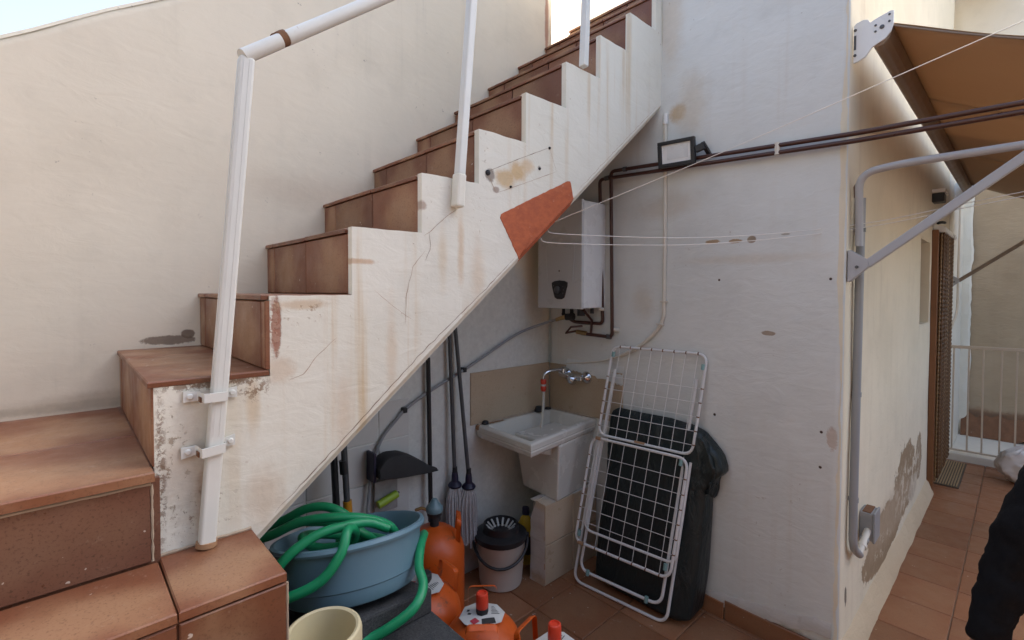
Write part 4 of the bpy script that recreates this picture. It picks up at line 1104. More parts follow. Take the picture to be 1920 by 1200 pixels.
b = MB(); b.lathe([(.018, 0), (.026, .006), (.027, .028), (.018, .04), (.010, .046)], 14, Matrix.Translation((-2.045, YB - .06, 1.125)) @ Matrix.Rotation(R(-15), 4, 'X')); obj('handle', b, M['chrome'], fa)
b = MB(); b.tube(spline([(-2.052, YB - .065, 1.145), (-2.062, YB - .10, 1.152), (-2.085, YB - .17, 1.142), (-2.092, YB - .195, 1.118), (-2.093, YB - .198, 1.088)], 6), [.011] * 25, 10); obj('spout', b, M['chrome'], fa)
cx, cy = -2.093, YB - .198
b = MB(); b.lathe([(.016, 1.098), (.0185, 1.090), (.0185, 1.070), (.015, 1.066)], 14, Matrix.Translation((cx, cy, 0)), True); b2 = obj('connector', b, M['red_plastic'], fa)
b = MB(); b.lathe([(.014, 1.068), (.015, 1.058), (.014, 1.052)], 14, Matrix.Translation((cx, cy, 0)), True); obj('collar', b, M['wringer'], fa)
b = MB(); b.lathe([(.0155, 1.054), (.0185, 1.048), (.017, 1.028), (.011, 1.020)], 14, Matrix.Translation((cx, cy, 0)), True); obj('connector', b, M['red_plastic'], fa)
b = MB(); b.tube(spline([(cx, cy, 1.03), (cx - .002, cy + .002, .95), (cx + .004, cy - .01, .86), (cx + .012, cy - .03, .76), (cx + .05, cy - .06, .66)], 6), .0085, 10); obj('filling_hose', b, M['hose_wht'], fa)
for nm, lb, ct, c, r_, h in (('drain_plug', 'black rubber plug on the back rim of the sink by the hose', 'plug', (-2.183, 2.30, RZ + .003), .030, .034), ('soap_dish', 'flat black lid in the inner corner of the sink rim', 'lid', (-2.192, 2.395, RZ + .003), .022, .012), ('sponge', 'small black lump on the outer end of the sink rim', 'sponge', (-2.190, 1.842, RZ + .003), .020, .020)):
    b = MB(); b.lathe([(r_ * .95, 0), (r_, h * .2), (r_ * .78, h * .85), (r_ * .6, h), (0.001, h)], 12, Matrix.Translation(c) @ Matrix.Scale(1.15, 4, (0, 1, 0))); tag(obj(nm, b, M['black_matte']), lb, ct)
b = MB(); b.grid(lambda i, j: (-2.19 + .02 * j / 4, 1.86 + .12 * i / 12, RZ + .004 + .008 * abs(noise.noise(Vector((i * .8, j * .9, 0))))), 13, 5); o = obj('grime', b, M['rust_line'], sk, fix=False)

# ------------------------------------------------------------------ mops, broom handles, dustpan
def strands(m, c, zt, zb, rt, rb, n):
    for i in range(n):
        a = 2 * math.pi * i / n + random.uniform(-.1, .1); r1 = rt * random.uniform(.5, 1); r2 = rb * random.uniform(.55, 1)
        lz = zb + random.uniform(0, .05)
        p = [(c[0] + r1 * math.cos(a) * .6, c[1] + r1 * math.sin(a), zt), (c[0] + (r1 * .3 + r2 * .75) * math.cos(a) * .7, c[1] + (r1 * .3 + r2 * .75) * math.sin(a), zt - .06),
             (c[0] + r2 * math.cos(a) * .7, c[1] + r2 * math.sin(a), (zt + lz) / 2), (c[0] + r2 * math.cos(a + .1) * .72, c[1] + r2 * .97 * math.sin(a + .1), lz)]
        m.tube(spline(p, 2), .0048, 5)
for k, (top, hd, lb) in enumerate((((-2.190, 1.578, 1.44), (-2.165, 1.598, .575), 'grey string mop with upright handle, standing nearer the dustpan pole'), ((-2.195, 1.622, 1.46), (-2.125, 1.665, .560), 'grey string mop leaning at a slight slant, nearer the sink'))):
    mp = thing('mop', lb, 'mop', (hd[0], hd[1], .2), 'string mops hanging against the wall')
    b = MB(); b.tube([top, (hd[0], hd[1], hd[2] + .05)], .0115, 10); obj('handle', b, M['pole'], mp)
    b = MB(); b.tube([(hd[0], hd[1], hd[2] + .10), (hd[0], hd[1], hd[2] + .03)], [.0135, .016], 10); obj('sleeve', b, M['black_matte'], mp)
    b = MB(); b.lathe([(.016, .07), (.019, .045), (.020, .02), (.034, .008), (.040, -.002), (.036, -.012)], 16, Matrix.Translation(hd)); obj('socket', b, M['violet'], mp)
    b = MB(); strands(b, hd, hd[2] - .005, hd[2] - .34, .034, .060, 44); tag(obj('strings', b, M['mop'], mp, fix=False), kind='stuff')

dpn = thing('dustpan', 'black long-handled dustpan with a violet edge hanging on the wall', 'dustpan', (-2.12, 1.4, .7))
b = MB(); b.tube([(-2.195, 1.442, 1.30), (-2.165, 1.440, .35)], .0125, 10); obj('handle', b, M['black'], dpn)
b = MB()
def scoop(i, j):
    t_ = i / 20; y = 1.104 + .350 * t_
    KP = [(1.10, .800, .757), (1.135, .842, .748), (1.18, .857, .738), (1.235, .850, .730), (1.30, .818, .722), (1.37, .768, .712), (1.42, .730, .706), (1.46, .712, .702)]
    for (ya, ta, ba), (yb_, tb_, bb_) in zip(KP[:-1], KP[1:]):
        if ya <= y <= yb_: q_ = (y - ya) / (yb_ - ya); zt = ta + (tb_ - ta) * q_; zb = ba + (bb_ - ba) * q_
    hw = .055 * (1 - .5 * t_ ** 2); xc = -2.145
    return [(xc - hw, y, zb), (xc + hw, y, zb), (xc + hw * 1.02, y, (zt + zb) / 2), (xc + hw * .85, y, zt - .008), (xc + hw * .5, y, zt), (xc - hw * .5, y, zt), (xc - hw, y, zt - .008)][j]
b.grid(scoop, 21, 7, wrapv=True); b.add([scoop(0, j) for j in range(7)], [tuple(range(7))]); b.add([scoop(20, j) for j in range(7)], [tuple(reversed(range(7)))])
obj('scoop', b, M['black_matte'], dpn)
b = MB(); b.box(-2.205, -2.125, 1.088, 1.102, .730, .874); obj('lip', b, M['violet'], dpn, bevel=.003)

b1 = thing('broom_handle', 'plain black broom handle leaning in the low corner behind the tub', 'handle', (-2.0, .93, .4))
b = MB(); b.tube([(-2.10, .868, 1.20), (-2.085, .905, .30)], .0155, 10); obj('handle', b, M['black'], b1)
b = MB(); b.tube([(-2.0995, .869, 1.17), (-2.098, .872, 1.10)], .0175, 10); obj('grip', b, M['black_matte'], b1)
b1 = thing('telescopic_pole', 'dark pole with an amber collar leaning behind the tub', 'pole', (-2.0, .96, .4))
b = MB(); b.tube([(-2.075, .905, 1.20), (-2.06, .945, .30)], .014, 10); obj('handle', b, M['pole'], b1)
b = MB(); b.tube([(-2.0665, .928, .715), (-2.0658, .931, .655)], .0195, 12); obj('collar', b, M['amber'], b1)
b = MB(); b.tube([(-2.0725, .912, .90), (-2.071, .916, .84)], .018, 12); obj('sleeve', b, M['black'], b1)

pk = thing('roller_packet', 'grey printed packet with a lime green roller propped on the wall below the dustpan', 'packet', (-2.18, 1.18, .5))
b = MB(); b.box(-2.196, -2.190, 1.125, 1.252, .545, .705); obj('card', b, M['card'], pk, bevel=.002)
b = MB(); b.tube([(-2.165, 1.13, .600), (-2.165, 1.235, .628)], .020, 12); obj('roller', b, M['lime'], pk)
b = MB(); b.tube([(-2.165, 1.235, .628), (-2.168, 1.247, .632)], .006, 8); obj('axle', b, M['pole'], pk)

# ------------------------------------------------------------------ low table, tub, hose, pot
TZ = .575
tb = thing('low_table', 'low dark table with a grainy grey top under the blue tub', 'table', (-1.5, .64, 0))
b = MB(); b.box(-2.05, -.82, .375, .905, TZ - .035, TZ); obj('tabletop', b, M['table'], tb, bevel=.006)
for x in (-1.98, -.88):
    for y in (.42, .86):
        b = MB(); b.box(x - .025, x + .025, y - .025, y + .025, 0, TZ - .036); obj('leg', b, M['pole'], tb, bevel=.004)
for y in (.42, .86):
    b = MB(); b.box(-1.954, -.906, y - .012, y + .012, TZ - .10, TZ - .037); obj('apron', b, M['pole'], tb)
mt_ = thing('tub_gap_wedge', 'made-up dark wedge filling the shaded gap beneath the tub', 'mat', (-1.42, .75, TZ))  # dark wedge added in place of the shaded gap under the tub
b = MB(); b.hexa([(-1.62, .60, TZ), (-1.345, .58, TZ), (-1.345, .90, TZ), (-1.62, .90, TZ), (-1.62, .60, TZ + .028), (-1.345, .58, TZ + .098), (-1.345, .90, TZ + .085), (-1.62, .90, TZ + .020)]); obj('cloth', b, M['table'], mt_, bevel=.012)

tc = Vector((-1.624, .740, .809)); tnrm = Vector((-.265, .054, 1)).normalized(); te1 = Vector((1, 0, .265)).normalized(); te2 = tnrm.cross(te1)
TM = Matrix(((te1.x, te2.x, tnrm.x, tc.x), (te1.y, te2.y, tnrm.y, tc.y), (te1.z, te2.z, tnrm.z, tc.z), (0, 0, 0, 1)))
tub = thing('wash_tub', 'round blue plastic tub holding the green hose', 'tub', tc - tnrm * .18)
RT = .249
b = MB()
b.lathe([(0.001, -.18), (RT * .86, -.18), (RT * .885, -.172), (RT * .905, -.135), (RT * .925, -.131), (RT * .975, -.02), (RT * .985, -.014), (RT * 1.03, -.016), (RT * 1.045, -.008), (RT * 1.03, .002), (RT * .985, .004), (RT * .955, -.006), (RT * .93, -.06), (RT * .875, -.165), (RT * .85, -.172), (0.001, -.172)], 64, TM)
obj('basin', b, M['tub'], tub)
def TP(x, y, z): return TM @ Vector((x, y, z))
# hose: loops lying over the tub, one end down to the table
hs = thing('garden_hose', 'thick green hose coiled over the blue tub and trailing on the table', 'hose', tc)
RH = .0155
c1 = []
def loop(cx, cy, ax, ay, z0, z1, a0, a1, n, rot=0):
    o = []
    for i in range(n):
        t_ = i / (n - 1); a = a0 + (a1 - a0) * t_
        x = ax * math.cos(a); y = ay * math.sin(a); cr, sr = math.cos(rot), math.sin(rot)
        o.append(TP(cx + x * cr - y * sr, cy + x * sr + y * cr, z0 + (z1 - z0) * t_ + .010 * math.sin(3 * a)))
    return o
parts = [
    [(-1.86, .42, .70), (-1.79, .44, .80), (-1.70, .50, .845), (-1.637, .567, .888), (-1.564, .645, .905), (-1.51, .735, .892), (-1.485, .82, .845), (-1.51, .865, .76), (-1.60, .88, .71), (-1.70, .82, .68), (-1.74, .70, .665), (-1.68, .61, .68), (-1.58, .62, .71), (-1.52, .72, .74), (-1.56, .82, .76),
     (-1.64, .85, .76), (-1.73, .78, .77), (-1.74, .66, .79), (-1.66, .585, .83), (-1.58, .60, .86), (-1.52, .66, .885), (-1.468, .735, .882), (-1.455, .80, .850), (-1.49, .85, .79), (-1.57, .86, .75)],
    [(-1.57, .86, .75), (-1.66, .84, .735), (-1.74, .76, .74), (-1.76, .66, .77), (-1.70, .60, .80), (-1.62, .62, .79), (-1.55, .70, .80), (-1.50, .70, .862), (-1.440, .648, .908), (-1.408, .612, .860), (-1.418, .555, .795), (-1.462, .480, .757), (-1.53, .425, .735), (-1.63, .405, .68), (-1.74, .42, .61)],
    [(-1.96, .48, .62), (-1.92, .50, .72), (-1.86, .53, .80), (-1.805, .575, .835), (-1.75, .63, .876), (-1.70, .685, .884), (-1.655, .735, .855), (-1.62, .78, .79), (-1.64, .83, .735), (-1.72, .84, .70), (-1.79, .76, .70)],
    [(-1.64, .43, .60), (-1.56, .42, .70), (-1.515, .470, .835), (-1.50, .560, .892), (-1.488, .650, .900), (-1.478, .735, .890), (-1.462, .80, .855)],
    [(-1.86, .62, .81), (-1.80, .60, .830), (-1.72, .62, .845), (-1.64, .69, .845), (-1.58, .77, .80), (-1.60, .83, .74)],
]
parts[0] = parts[0][:15]
tail = [(-1.62, 1.00, .66), (-1.53, .985, .745), (-1.44, .915, .765), (-1.375, .866, .735), (-1.318, .846, .700), (-1.288, .792, .668), (-1.315, .725, .625), (-1.345, .675, .600), (-1.375, .60, .5925), (-1.44, .52, .5925), (-1.56, .47, .5925)]
for k, pts in enumerate(parts + [tail]):
    b = MB(); b.tube(spline(pts, 7), RH, 12); obj('coil' if k < 5 else 'tail', b, M['hose'], hs)

pt_ = thing('flower_pot', 'empty cream clay pot standing on the dark table', 'pot', (-1.202, .475, TZ))
b = MB(); b.lathe([(.001, 0), (.062, 0), (.066, .006), (.078, .13), (.083, .155), (.083, .165), (.092, .170), (.0945, .185), (.0945, .212), (.091, .224), (.085, .227), (.079, .224), (.077, .205), (.0755, .17), (.068, .06), (.058, .022), (.001, .020)], 48, Matrix.Translation((-1.202, .475, TZ)))
obj('pot', b, M['pot'], pt_)

# ------------------------------------------------------------------ gas bottles
def gas_bottle(c, rot, label, valve, card, hs_=.945):
    g = thing('gas_bottle', label, 'gas bottle', (c[0], c[1], 0), 'orange gas bottles on the floor'); X = Matrix.Translation((c[0], c[1], 0)) @ Matrix.Rotation(rot, 4, 'Z') @ Matrix.Scale(hs_, 4, (0, 0, 1))
    b = MB(); pr = [(.125, .012), (.145, .020), (.150, .05)] + [(.150 + .0008 * math.sin(z * 60), z) for z in (.10, .16, .22, .228, .236, .30, .33)]
    pr += [(.150 * math.cos(a), .33 + .125 * math.sin(a)) for a in [R(q) for q in (8, 16, 24, 32, 40, 48, 56, 64, 72, 80)]] + [(.018, .456), (.018, .462)]
    b.lathe(pr, 48, X); obj('body', b, M['bottle_or'], g)
    b = MB(); b.lathe([(.118, 0), (.128, 0), (.132, .03), (.122, .03)], 32, X); obj('foot_ring', b, M['bottle_or'], g)
    for s in (math.pi / 2, -math.pi / 2):                                           # two strap handles on the shoulder
        b = MB(); Y = X @ Matrix.Rotation(s, 4, 'Z'); pts = []
        for q in fillet([(.106, -.058, .402), (.112, -.058, .500), (.112, .058, .500), (.106, .058, .402)], .02, 5): pts.append(q)
        w2 = .011
        vs = []
        for q in pts:
            vs += [Y @ (q + Vector((-.0035, 0, -0))), Y @ (q + Vector((.0035, 0, 0))), Y @ (q + Vector((.0035 + .018, 0, -.010))), Y @ (q + Vector((-.0035 + .018, 0, -.012)))]
        fs = []
        for k in range(len(pts) - 1):
            for q in range(4): fs.append((4 * k + q, 4 * k + (q + 1) % 4, 4 * k + 4 + (q + 1) % 4, 4 * k + 4 + q))
        n4 = 4 * (len(pts) - 1); b.add(vs, fs + [(0, 1, 2, 3), (n4 + 3, n4 + 2, n4 + 1, n4)]); obj('handle', b, M['bottle_or'], g, bevel=.002)
    if valve == 'cap':
        b = MB(); b.lathe([(.020, .452), (.020, .470), (.0235, .472), (.0235, .488), (.020, .490)], 20, X); obj('valve', b, M['black_matte'], g)
        b = MB(); b.lathe([(.0225, .488), (.0240, .492), (.0225, .540), (.0210, .545), (.0165, .547), (.0155, .541), (.001, .541)], 24, X); obj('cap', b, M['cap_red'], g)
    elif valve == 'low':
        b = MB(); b.lathe([(.020, .452), (.020, .472), (.028, .476), (.028, .500), (.022, .506), (.001, .506)], 20, X); obj('valve', b, M['black_matte'], g)
    else:
        b = MB(); b.lathe([(.022, .45), (.022, .475), (.032, .480), (.032, .500), (.036, .504), (.038, .520)], 20, X); obj('valve', b, M['black_matte'], g)
        b = MB(); b.lathe([(.036, .518), (.042, .522), (.043, .538), (.036, .550), (.024, .560), (.016, .574), (.012, .580), (.001, .582)], 24, X); rg = obj('regulator', b, M['reg'], g)
        b = MB(); b.tube([X @ Vector(q) for q in ((0, .03, .528), (0, .065, .540), (0, .095, .530))], .008, 8); obj('outlet', b, M['brass'], rg)
    if card:
        b = MB(); hexp = [(.088 * math.cos(R(a)), .074 * math.sin(R(a))) for a in (10, 50, 100, 140, 190, 225, 270, 325)]
        zc = .466
        def cz(x, y): return zc - 1.6 * (x * x + y * y)
        m = MB(); n_ = len(hexp); ring = [(x * .27, y * .3) for x, y in hexp]; midr = [(x * .62, y * .64) for x, y in hexp]
        vs = [X @ Vector((x, y, cz(x, y))) for x, y in ring] + [X @ Vector((x, y, cz(x, y))) for x, y in midr] + [X @ Vector((x, y, cz(x, y))) for x, y in hexp]
        m.add(vs, [(i, (i + 1) % n_, n_ + (i + 1) % n_, n_ + i) for i in range(n_)] + [(n_ + i, n_ + (i + 1) % n_, 2 * n_ + (i + 1) % n_, 2 * n_ + i) for i in range(n_)])
        cd_ = obj('safety_card', m, M['paper'], g, fix=False); md = cd_.modifiers.new('depth', 'SOLIDIFY'); md.thickness = .0012
        def mark(nm, poly, mat):
            m = MB(); P = []
            for a, b2 in zip(poly, poly[1:] + poly[:1]):
                for k in range(3): P.append((a[0] + (b2[0] - a[0]) * k / 3, a[1] + (b2[1] - a[1]) * k / 3))
            cxm = sum(p[0] for p in poly) / len(poly); cym = sum(p[1] for p in poly) / len(poly)
            m.add([X @ Vector((cxm, cym, cz(cxm, cym) + .0016))] + [X @ Vector((x, y, cz(x, y) + .0016)) for x, y in P], [(0, 1 + i, 1 + (i + 1) % len(P)) for i in range(len(P))]); obj(nm, m, mat, cd_, fix=False)
        mark('red_print', [(-.030, -.060), (-.008, -.046), (-.026, -.028), (-.046, -.040)], M['red_ink'])
        mark('black_print', [(.000, -.066), (.052, -.050), (.046, -.026), (-.002, -.036)], M['ink'])
        for k in range(6):
            mark('print_line', [(.034 + .003 * (k % 2), -.008 + .008 * k), (.066 - .004 * k, -.004 + .008 * k), (.066 - .004 * k, -.001 + .008 * k), (.034, -.005 + .008 * k)], M['ink'])
        mark('print_sign', [(-.060, .012), (-.050, .010), (-.046, .020), (-.056, .024)], M['ink']); mark('print_sign', [(-.056, -.006), (-.044, -.010), (-.040, -.002), (-.052, .004)], M['ink'])
    return g
VD = math.atan2(.685, -.729)       # level direction away from the camera
gas_bottle((-2.0, 1.35), VD + .15, 'orange gas bottle with a blue grey regulator, standing behind the others', 'reg', False, 1.07)
gas_bottle((-1.70, 1.10), VD + math.pi + .75, 'orange gas bottle half hidden by the tub and hose, its card partly covered', 'low', True)
gas_bottle((-1.385, 1.150), VD - math.pi / 2 + .05, 'orange gas bottle with a red cap and a full white card, before the bucket', 'cap', True)
gas_bottle((-1.085, 1.225), VD - math.pi / 2 + .95, 'orange gas bottle with a red cap, cut by the lower edge before the drying rack', 'cap', True)

# ------------------------------------------------------------------ bucket and bottle
bk = thing('mop_bucket', 'beige mop bucket with a black wringer lid and looped handle', 'bucket', (-2.02, 1.815, 0))
X = Matrix.Translation((-2.02, 1.815, 0))
b = MB(); b.lathe([(.001, 0), (.105, 0), (.118, .008), (.121, .02), (.140, .255), (.1455, .262), (.1455, .272), (.138, .274), (.117, .03), (.001, .02)], 40, X); obj('bucket', b, M['bucket'], bk)
b = MB(); b.lathe([(.146, .255), (.149, .262), (.149, .285), (.135, .292), (.112, .296), (.104, .300), (.100, .335), (.092, .338), (.088, .318), (.06, .300)], 40, X, False); ld = obj('wringer', b, M['black'], bk)
for i in range(14):
    a = 2 * math.pi * i / 14; q = X @ Vector((.070 * math.cos(a), .070 * math.sin(a), .315)); p = X @ Vector((.046 * math.cos(a), .046 * math.sin(a), .295))
    b = MB(); b.bar(X @ Vector((.083 * math.cos(a), .083 * math.sin(a), .330)), p, .012, .005); obj('rib', b, M['wringer'], ld, bevel=.002)
b = MB(); b.lathe([(.001, .292), (.052, .292), (.050, .297), (.001, .297)], 20, X); obj('base', b, M['black'], ld)
hd_ = []
for k in range(21):
    a = math.pi * k / 20
    side_v = Vector((.685, .729, 0)); fr = Vector((.729, -.685, 0))
    q = Vector((-2.02, 1.815, .262)) + side_v * (-.152 * math.cos(a)) + fr * (.150 * math.sin(a) + .006) + Vector((0, 0, -.105 * math.sin(a)))
    hd_.append(q)
b = MB(); b.tube(hd_, .0085, 8); obj('handle', b, M['black'], bk)
for s in (-1, 1):
    b = MB(); q = Vector((-2.02, 1.815, .262)) + Vector((.685, .729, 0)) * (.150 * s); b.obox(q, ((.685, .729, 0), (-.729, .685, 0), (0, 0, 1)), (.010, .014, .018)); obj('lug', b, M['black'], bk, bevel=.003)
yb = thing('detergent_bottle', 'yellow cleaner bottle with a dark violet cap behind the bucket', 'bottle', (-2.065, 2.06, 0))
X = Matrix.Translation((-2.065, 2.06, .0)) @ Matrix.Rotation(R(30), 4, 'Z') @ Matrix.Scale(.62, 4, (0, 1, 0))
b = MB(); b.lathe([(.001, 0), (.050, 0), (.053, .01), (.053, .19), (.050, .23), (.030, .275), (.018, .29), (.016, .30), (.001, .30)], 24, X); obj('body', b, M['yellow'], yb)
b = MB(); b.lathe([(.022, .292), (.022, .335), (.019, .340), (.001, .340)], 16, X); obj('cap', b, M['violet'], yb)
b = MB(); b.lathe([(.0538, .06), (.0538, .17)], 24, X, False); obj('label', b, M['black'], yb)

# ------------------------------------------------------------------ clothes airer
ar_ = thing('drying_rack', 'folded white wire drying rack leaning on the wall over a dark bag', 'drying rack', (-1.46, 2.14, 0))
P0 = Vector((-1.732, 2.118, .010)); PS = Vector((.545, .050, 0)); PT = Vector((-1.666 + 1.732, 2.392 - 2.118, 1.322)); 
SL_, TL_ = PS.length, PT.length
us = PS.normalized(); ut = PT.normalized(); un = us.cross(ut).normalized()
if un.y > 0: un = -un
def rp(s, t_, n_=0): return P0 + us * s + ut * t_ + un * n_
def rr(s0, s1, t0, t1, n_, r=.0075, rad=.055, nm='frame', par=None, open_top=False):
    c = [(s0, t0), (s1, t0), (s1, t1), (s0, t1)]
    pts = fillet([rp((s0 + s1) / 2, t0, n_), rp(s1, t0, n_), rp(s1, t1, n_), rp(s0, t1, n_), rp(s0, t0, n_), rp((s0 + s1) / 2, t0, n_)], rad, 6)
    m = MB(); m.tube(pts[:-1], r, 8, closed=True); return obj(nm, m, M['rack'], par or ar_)
def upipe(s0, s1, t0, t1, n0, n1, r=.008, rad=.06):
    pts = fillet([rp(s0, t1, n1), rp(s0, t0, n0), rp(s1, t0, n0), rp(s1, t1, n1)], rad, 7); m = MB(); m.tube(pts, r, 8); return obj('leg', m, M['rack'], ar_)
upipe(.0, .55, .0, 1.28, 0, .0)
upipe(.035, .515, .075, 1.22, .012, .0)
def panel(s0, s1, t0, t1, n_, nv, hs_, w_r=.0017):
    f = rr(s0, s1, t0, t1, n_)
    for i in range(nv):
        s = s0 + (s1 - s0) * (i + .75) / (nv + .5); m = MB(); m.tube([rp(s, t0, n_), rp(s, t1, n_)], w_r, 6); obj('wire', m, M['rack'], f)
        m = MB(); m.tube([rp(s, (t1 if t1 > 1 else t0) - .0, n_ + .001), rp(s + .006, (t1 if t1 > 1 else t0), n_ + .001)], .0086, 6); obj('weld', m, M['rust'], f)
    for h in hs_:
        m = MB(); m.tube([rp(s0, t0 + (t1 - t0) * h, n_ + .004), rp(s1, t0 + (t1 - t0) * h, n_ + .004)], w_r, 6); obj('wire', m, M['rack'], f)
        for s in (s0, s1):
            m = MB(); m.tube([rp(s, t0 + (t1 - t0) * h - .003, n_), rp(s, t0 + (t1 - t0) * h + .003, n_)], .0088, 6); obj('weld', m, M['rust'], f)
    return f
f1 = panel(.008, .556, .835, 1.352, .018, 8, (.10, .235, .375, .515, .655))
f2 = panel(-.012, .548, .225, .815, .040, 7, (.20, .325, .45, .575, .70, .83))
upipe(.030, .560, .30, .80, .030, .030, .007, .05)
for s, t_, n_ in ((.022, 1.305, .022), (.545, 1.285, .022), (.010, .275, .045), (.520, .275, .045), (.515, .79, .04), (.09, .078, .02), (.44, .078, .02)):
    m = MB(); m.tube([rp(s, t_ - .015, n_), rp(s, t_ + .015, n_)], .0098, 10); obj('clip', m, M['teal'], ar_)
for t_ in (.815, .225):
    m = MB(); m.tube([rp(.015, t_, .045), rp(.045, t_, .045)], .0105, 8); obj('rust', m, M['rust_line'], f2)
m = MB(); m.tube([rp(.24, .838, .019), rp(.30, .838, .019)], .0079, 8); obj('rust', m, M['rust_line'], f1)

# dark bag standing behind it
gb = MB()
def bagp(i, j):
    a = 2 * math.pi * i / 56; v = j / 44; z = .975 * v
    x0 = -1.665 + .015 * v; x1 = -1.100 + .035 * math.sin(v * 3.1) - .05 * max(0, v - .92) / .08
    y0 = 2.185 + .165 * v; y1 = 2.432
    k = min(1, max(.02, (1 - v) / .03)) ** .5; k0 = min(1, (v + .012) / .05) ** .4
    cx, cy = (x0 + x1) / 2, (y0 + y1) / 2; hx, hy = (x1 - x0) / 2 * (.86 + .14 * k), (y1 - y0) / 2 * k
    ca, sa = math.cos(a), math.sin(a); e = .32
    x = cx + hx * math.copysign(abs(ca) ** e, ca) * k0; y = cy + hy * math.copysign(abs(sa) ** e, sa) * k0
    q = Vector((x * 3, y * 3, z * 2.2))
    fold = .016 * noise.noise(q * 1.4) + .010 * abs(noise.noise(Vector((x * 9, y * 9, z * 2.5)))) 
    bulge = math.exp(-((z - .80) / .085) ** 2) * max(0, ca) ** 2
    cre = abs(math.sin(z * 42 + 3 * noise.noise(Vector((x * 4, z * 5, 1))))) * .014 * math.exp(-((z - .80) / .12) ** 2)
    x += (fold + .075 * bulge + cre) * (1 if ca > 0 else -.4); y += (-.35 * fold - .4 * cre * (ca > .2)) * (1 if sa < 0 else .0)
    z += .012 * noise.noise(Vector((x * 5, y * 5, 2))) * v - .045 * max(0, (x + 1.3)) * (v > .97) * 1.0
    return (x, min(y, 2.434), max(.004, z))
gb.grid(bagp, 56, 45, wrapu=True)
gb.add([bagp(i, 44) for i in range(56)], [tuple(range(56))], True)
gbt = thing('storage_bag', 'tall dark green plastic bag standing against the wall behind the rack', 'bag', (-1.38, 2.32, 0))
obj('film', gb, M['bag_green'], gbt, sharp=70)
fl2 = MB()
def flap(i, j):
    t_, s = i / 14, j / 6; q = Vector((t_ * 4, s * 4, 3))
    return (-1.115 + .095 * math.sin(t_ * 2.2 + .3) + .02 * noise.noise(q), 2.30 + .10 * s + .02 * noise.noise(q * 1.7), .93 - .27 * t_ + .025 * noise.noise(q * 2) - .05 * s * t_)
fl2.grid(flap, 15, 7)
o = obj('flap', fl2, M['bag_green'], gbt, fix=False); md = o.modifiers.new('depth', 'SOLIDIFY'); md.thickness = .004

# ------------------------------------------------------------------ washing lines
def line(label, pts):
    m = MB(); m.tube(spline(pts, 10), .0015, 5); tag(obj('clothesline', m, M['rope']), label, 'clothesline', 'thin white washing lines')
line('taut white washing line rising from the orange patch past the awning', [(-1.428, 1.590, soff(1.590) + .004), (-.70, 1.705, 2.158), (-.014, 1.80, 2.352), (2.6, 2.16, 3.10)][:3] + [(1.38, 1.99, 2.74)])
line('upper of the two slack washing lines tied to the corner pipe', [(-1.428, 1.545, soff(1.545) + .004), (-1.36, 1.60, 1.906), (-.95, 2.06, 1.896), (-.503, 2.528, 1.953), (-.008, 2.50, 2.018), (1.38, 2.42, 2.20)])
line('lower of the two slack washing lines tied to the corner pipe', [(-1.428, 1.50, soff(1.50) + .004), (-1.36, 1.56, 1.864), (-.95, 2.04, 1.866), (-.503, 2.528, 1.936), (-.008, 2.50, 2.002), (1.38, 2.42, 2.19)])

# ------------------------------------------------------------------ person at the edge, arm hanging into view
per = thing('person', 'person in a black jumper, one arm hanging down in front of the passage floor', 'person', (.31, 1.93, 0))
def skin_mesh(name, verts, edges, radii, mat, root=0, sub=2, parent=None):
    me = bpy.data.meshes.new(name); me.from_pydata([tuple(v) for v in verts], edges, []); me.materials.append(mat)
    o = bpy.data.objects.new(name, me); col.objects.link(o)
    md = o.modifiers.new('skin', 'SKIN'); md.use_smooth_shade = True
    for i, r_ in enumerate(radii):
        sv = me.skin_vertices[0].data[i]; sv.radius = (r_, r_) if not isinstance(r_, tuple) else r_; sv.use_root = (i == root)
    o.modifiers.new('sub', 'SUBSURF').levels = sub; o.modifiers['sub'].render_levels = sub
    if parent is not None:
        o.parent = parent; o.matrix_parent_inverse = Matrix.Translation(-wloc(parent))
    return o
pv = Vector((.31, 1.93, .88))
SHL, ELL, WRL = Vector((.135, 1.885, 1.33)), Vector((.004, 1.738, 1.06)), Vector((-.046, 1.676, .790))
SHR, ELR, WRR = Vector((.485, 1.975, 1.33)), Vector((.53, 1.98, 1.06)), Vector((.52, 2.05, .82))
HL, KL, AL = Vector((.23, 1.91, .86)), Vector((.225, 1.93, .46)), Vector((.22, 1.90, .08))
HR, KR, AR = Vector((.39, 1.95, .86)), Vector((.40, 1.98, .46)), Vector((.41, 1.95, .08))
CH, NK, HD = Vector((.31, 1.93, 1.26)), Vector((.31, 1.94, 1.40)), Vector((.31, 1.955, 1.50))
V = [pv, Vector((.31, 1.93, 1.06)), CH, NK, HD, SHL, ELL, WRL, SHR, ELR, WRR, HL, KL, AL, HR, KR, AR, AL + Vector((0, .13, -.045)), AR + Vector((0, .13, -.045))]
Ed = [(0, 1), (1, 2), (2, 3), (3, 4), (2, 5), (5, 6), (6, 7), (2, 8), (8, 9), (9, 10), (0, 11), (11, 12), (12, 13), (0, 14), (14, 15), (15, 16), (13, 17), (16, 18)]
Rd = [.085, .08, .085, .05, .055, .042, .036, .028, .042, .036, .028, .06, .048, .034, .06, .048, .034, .030, .030]
hand_dir = (WRL - ELL).normalized()
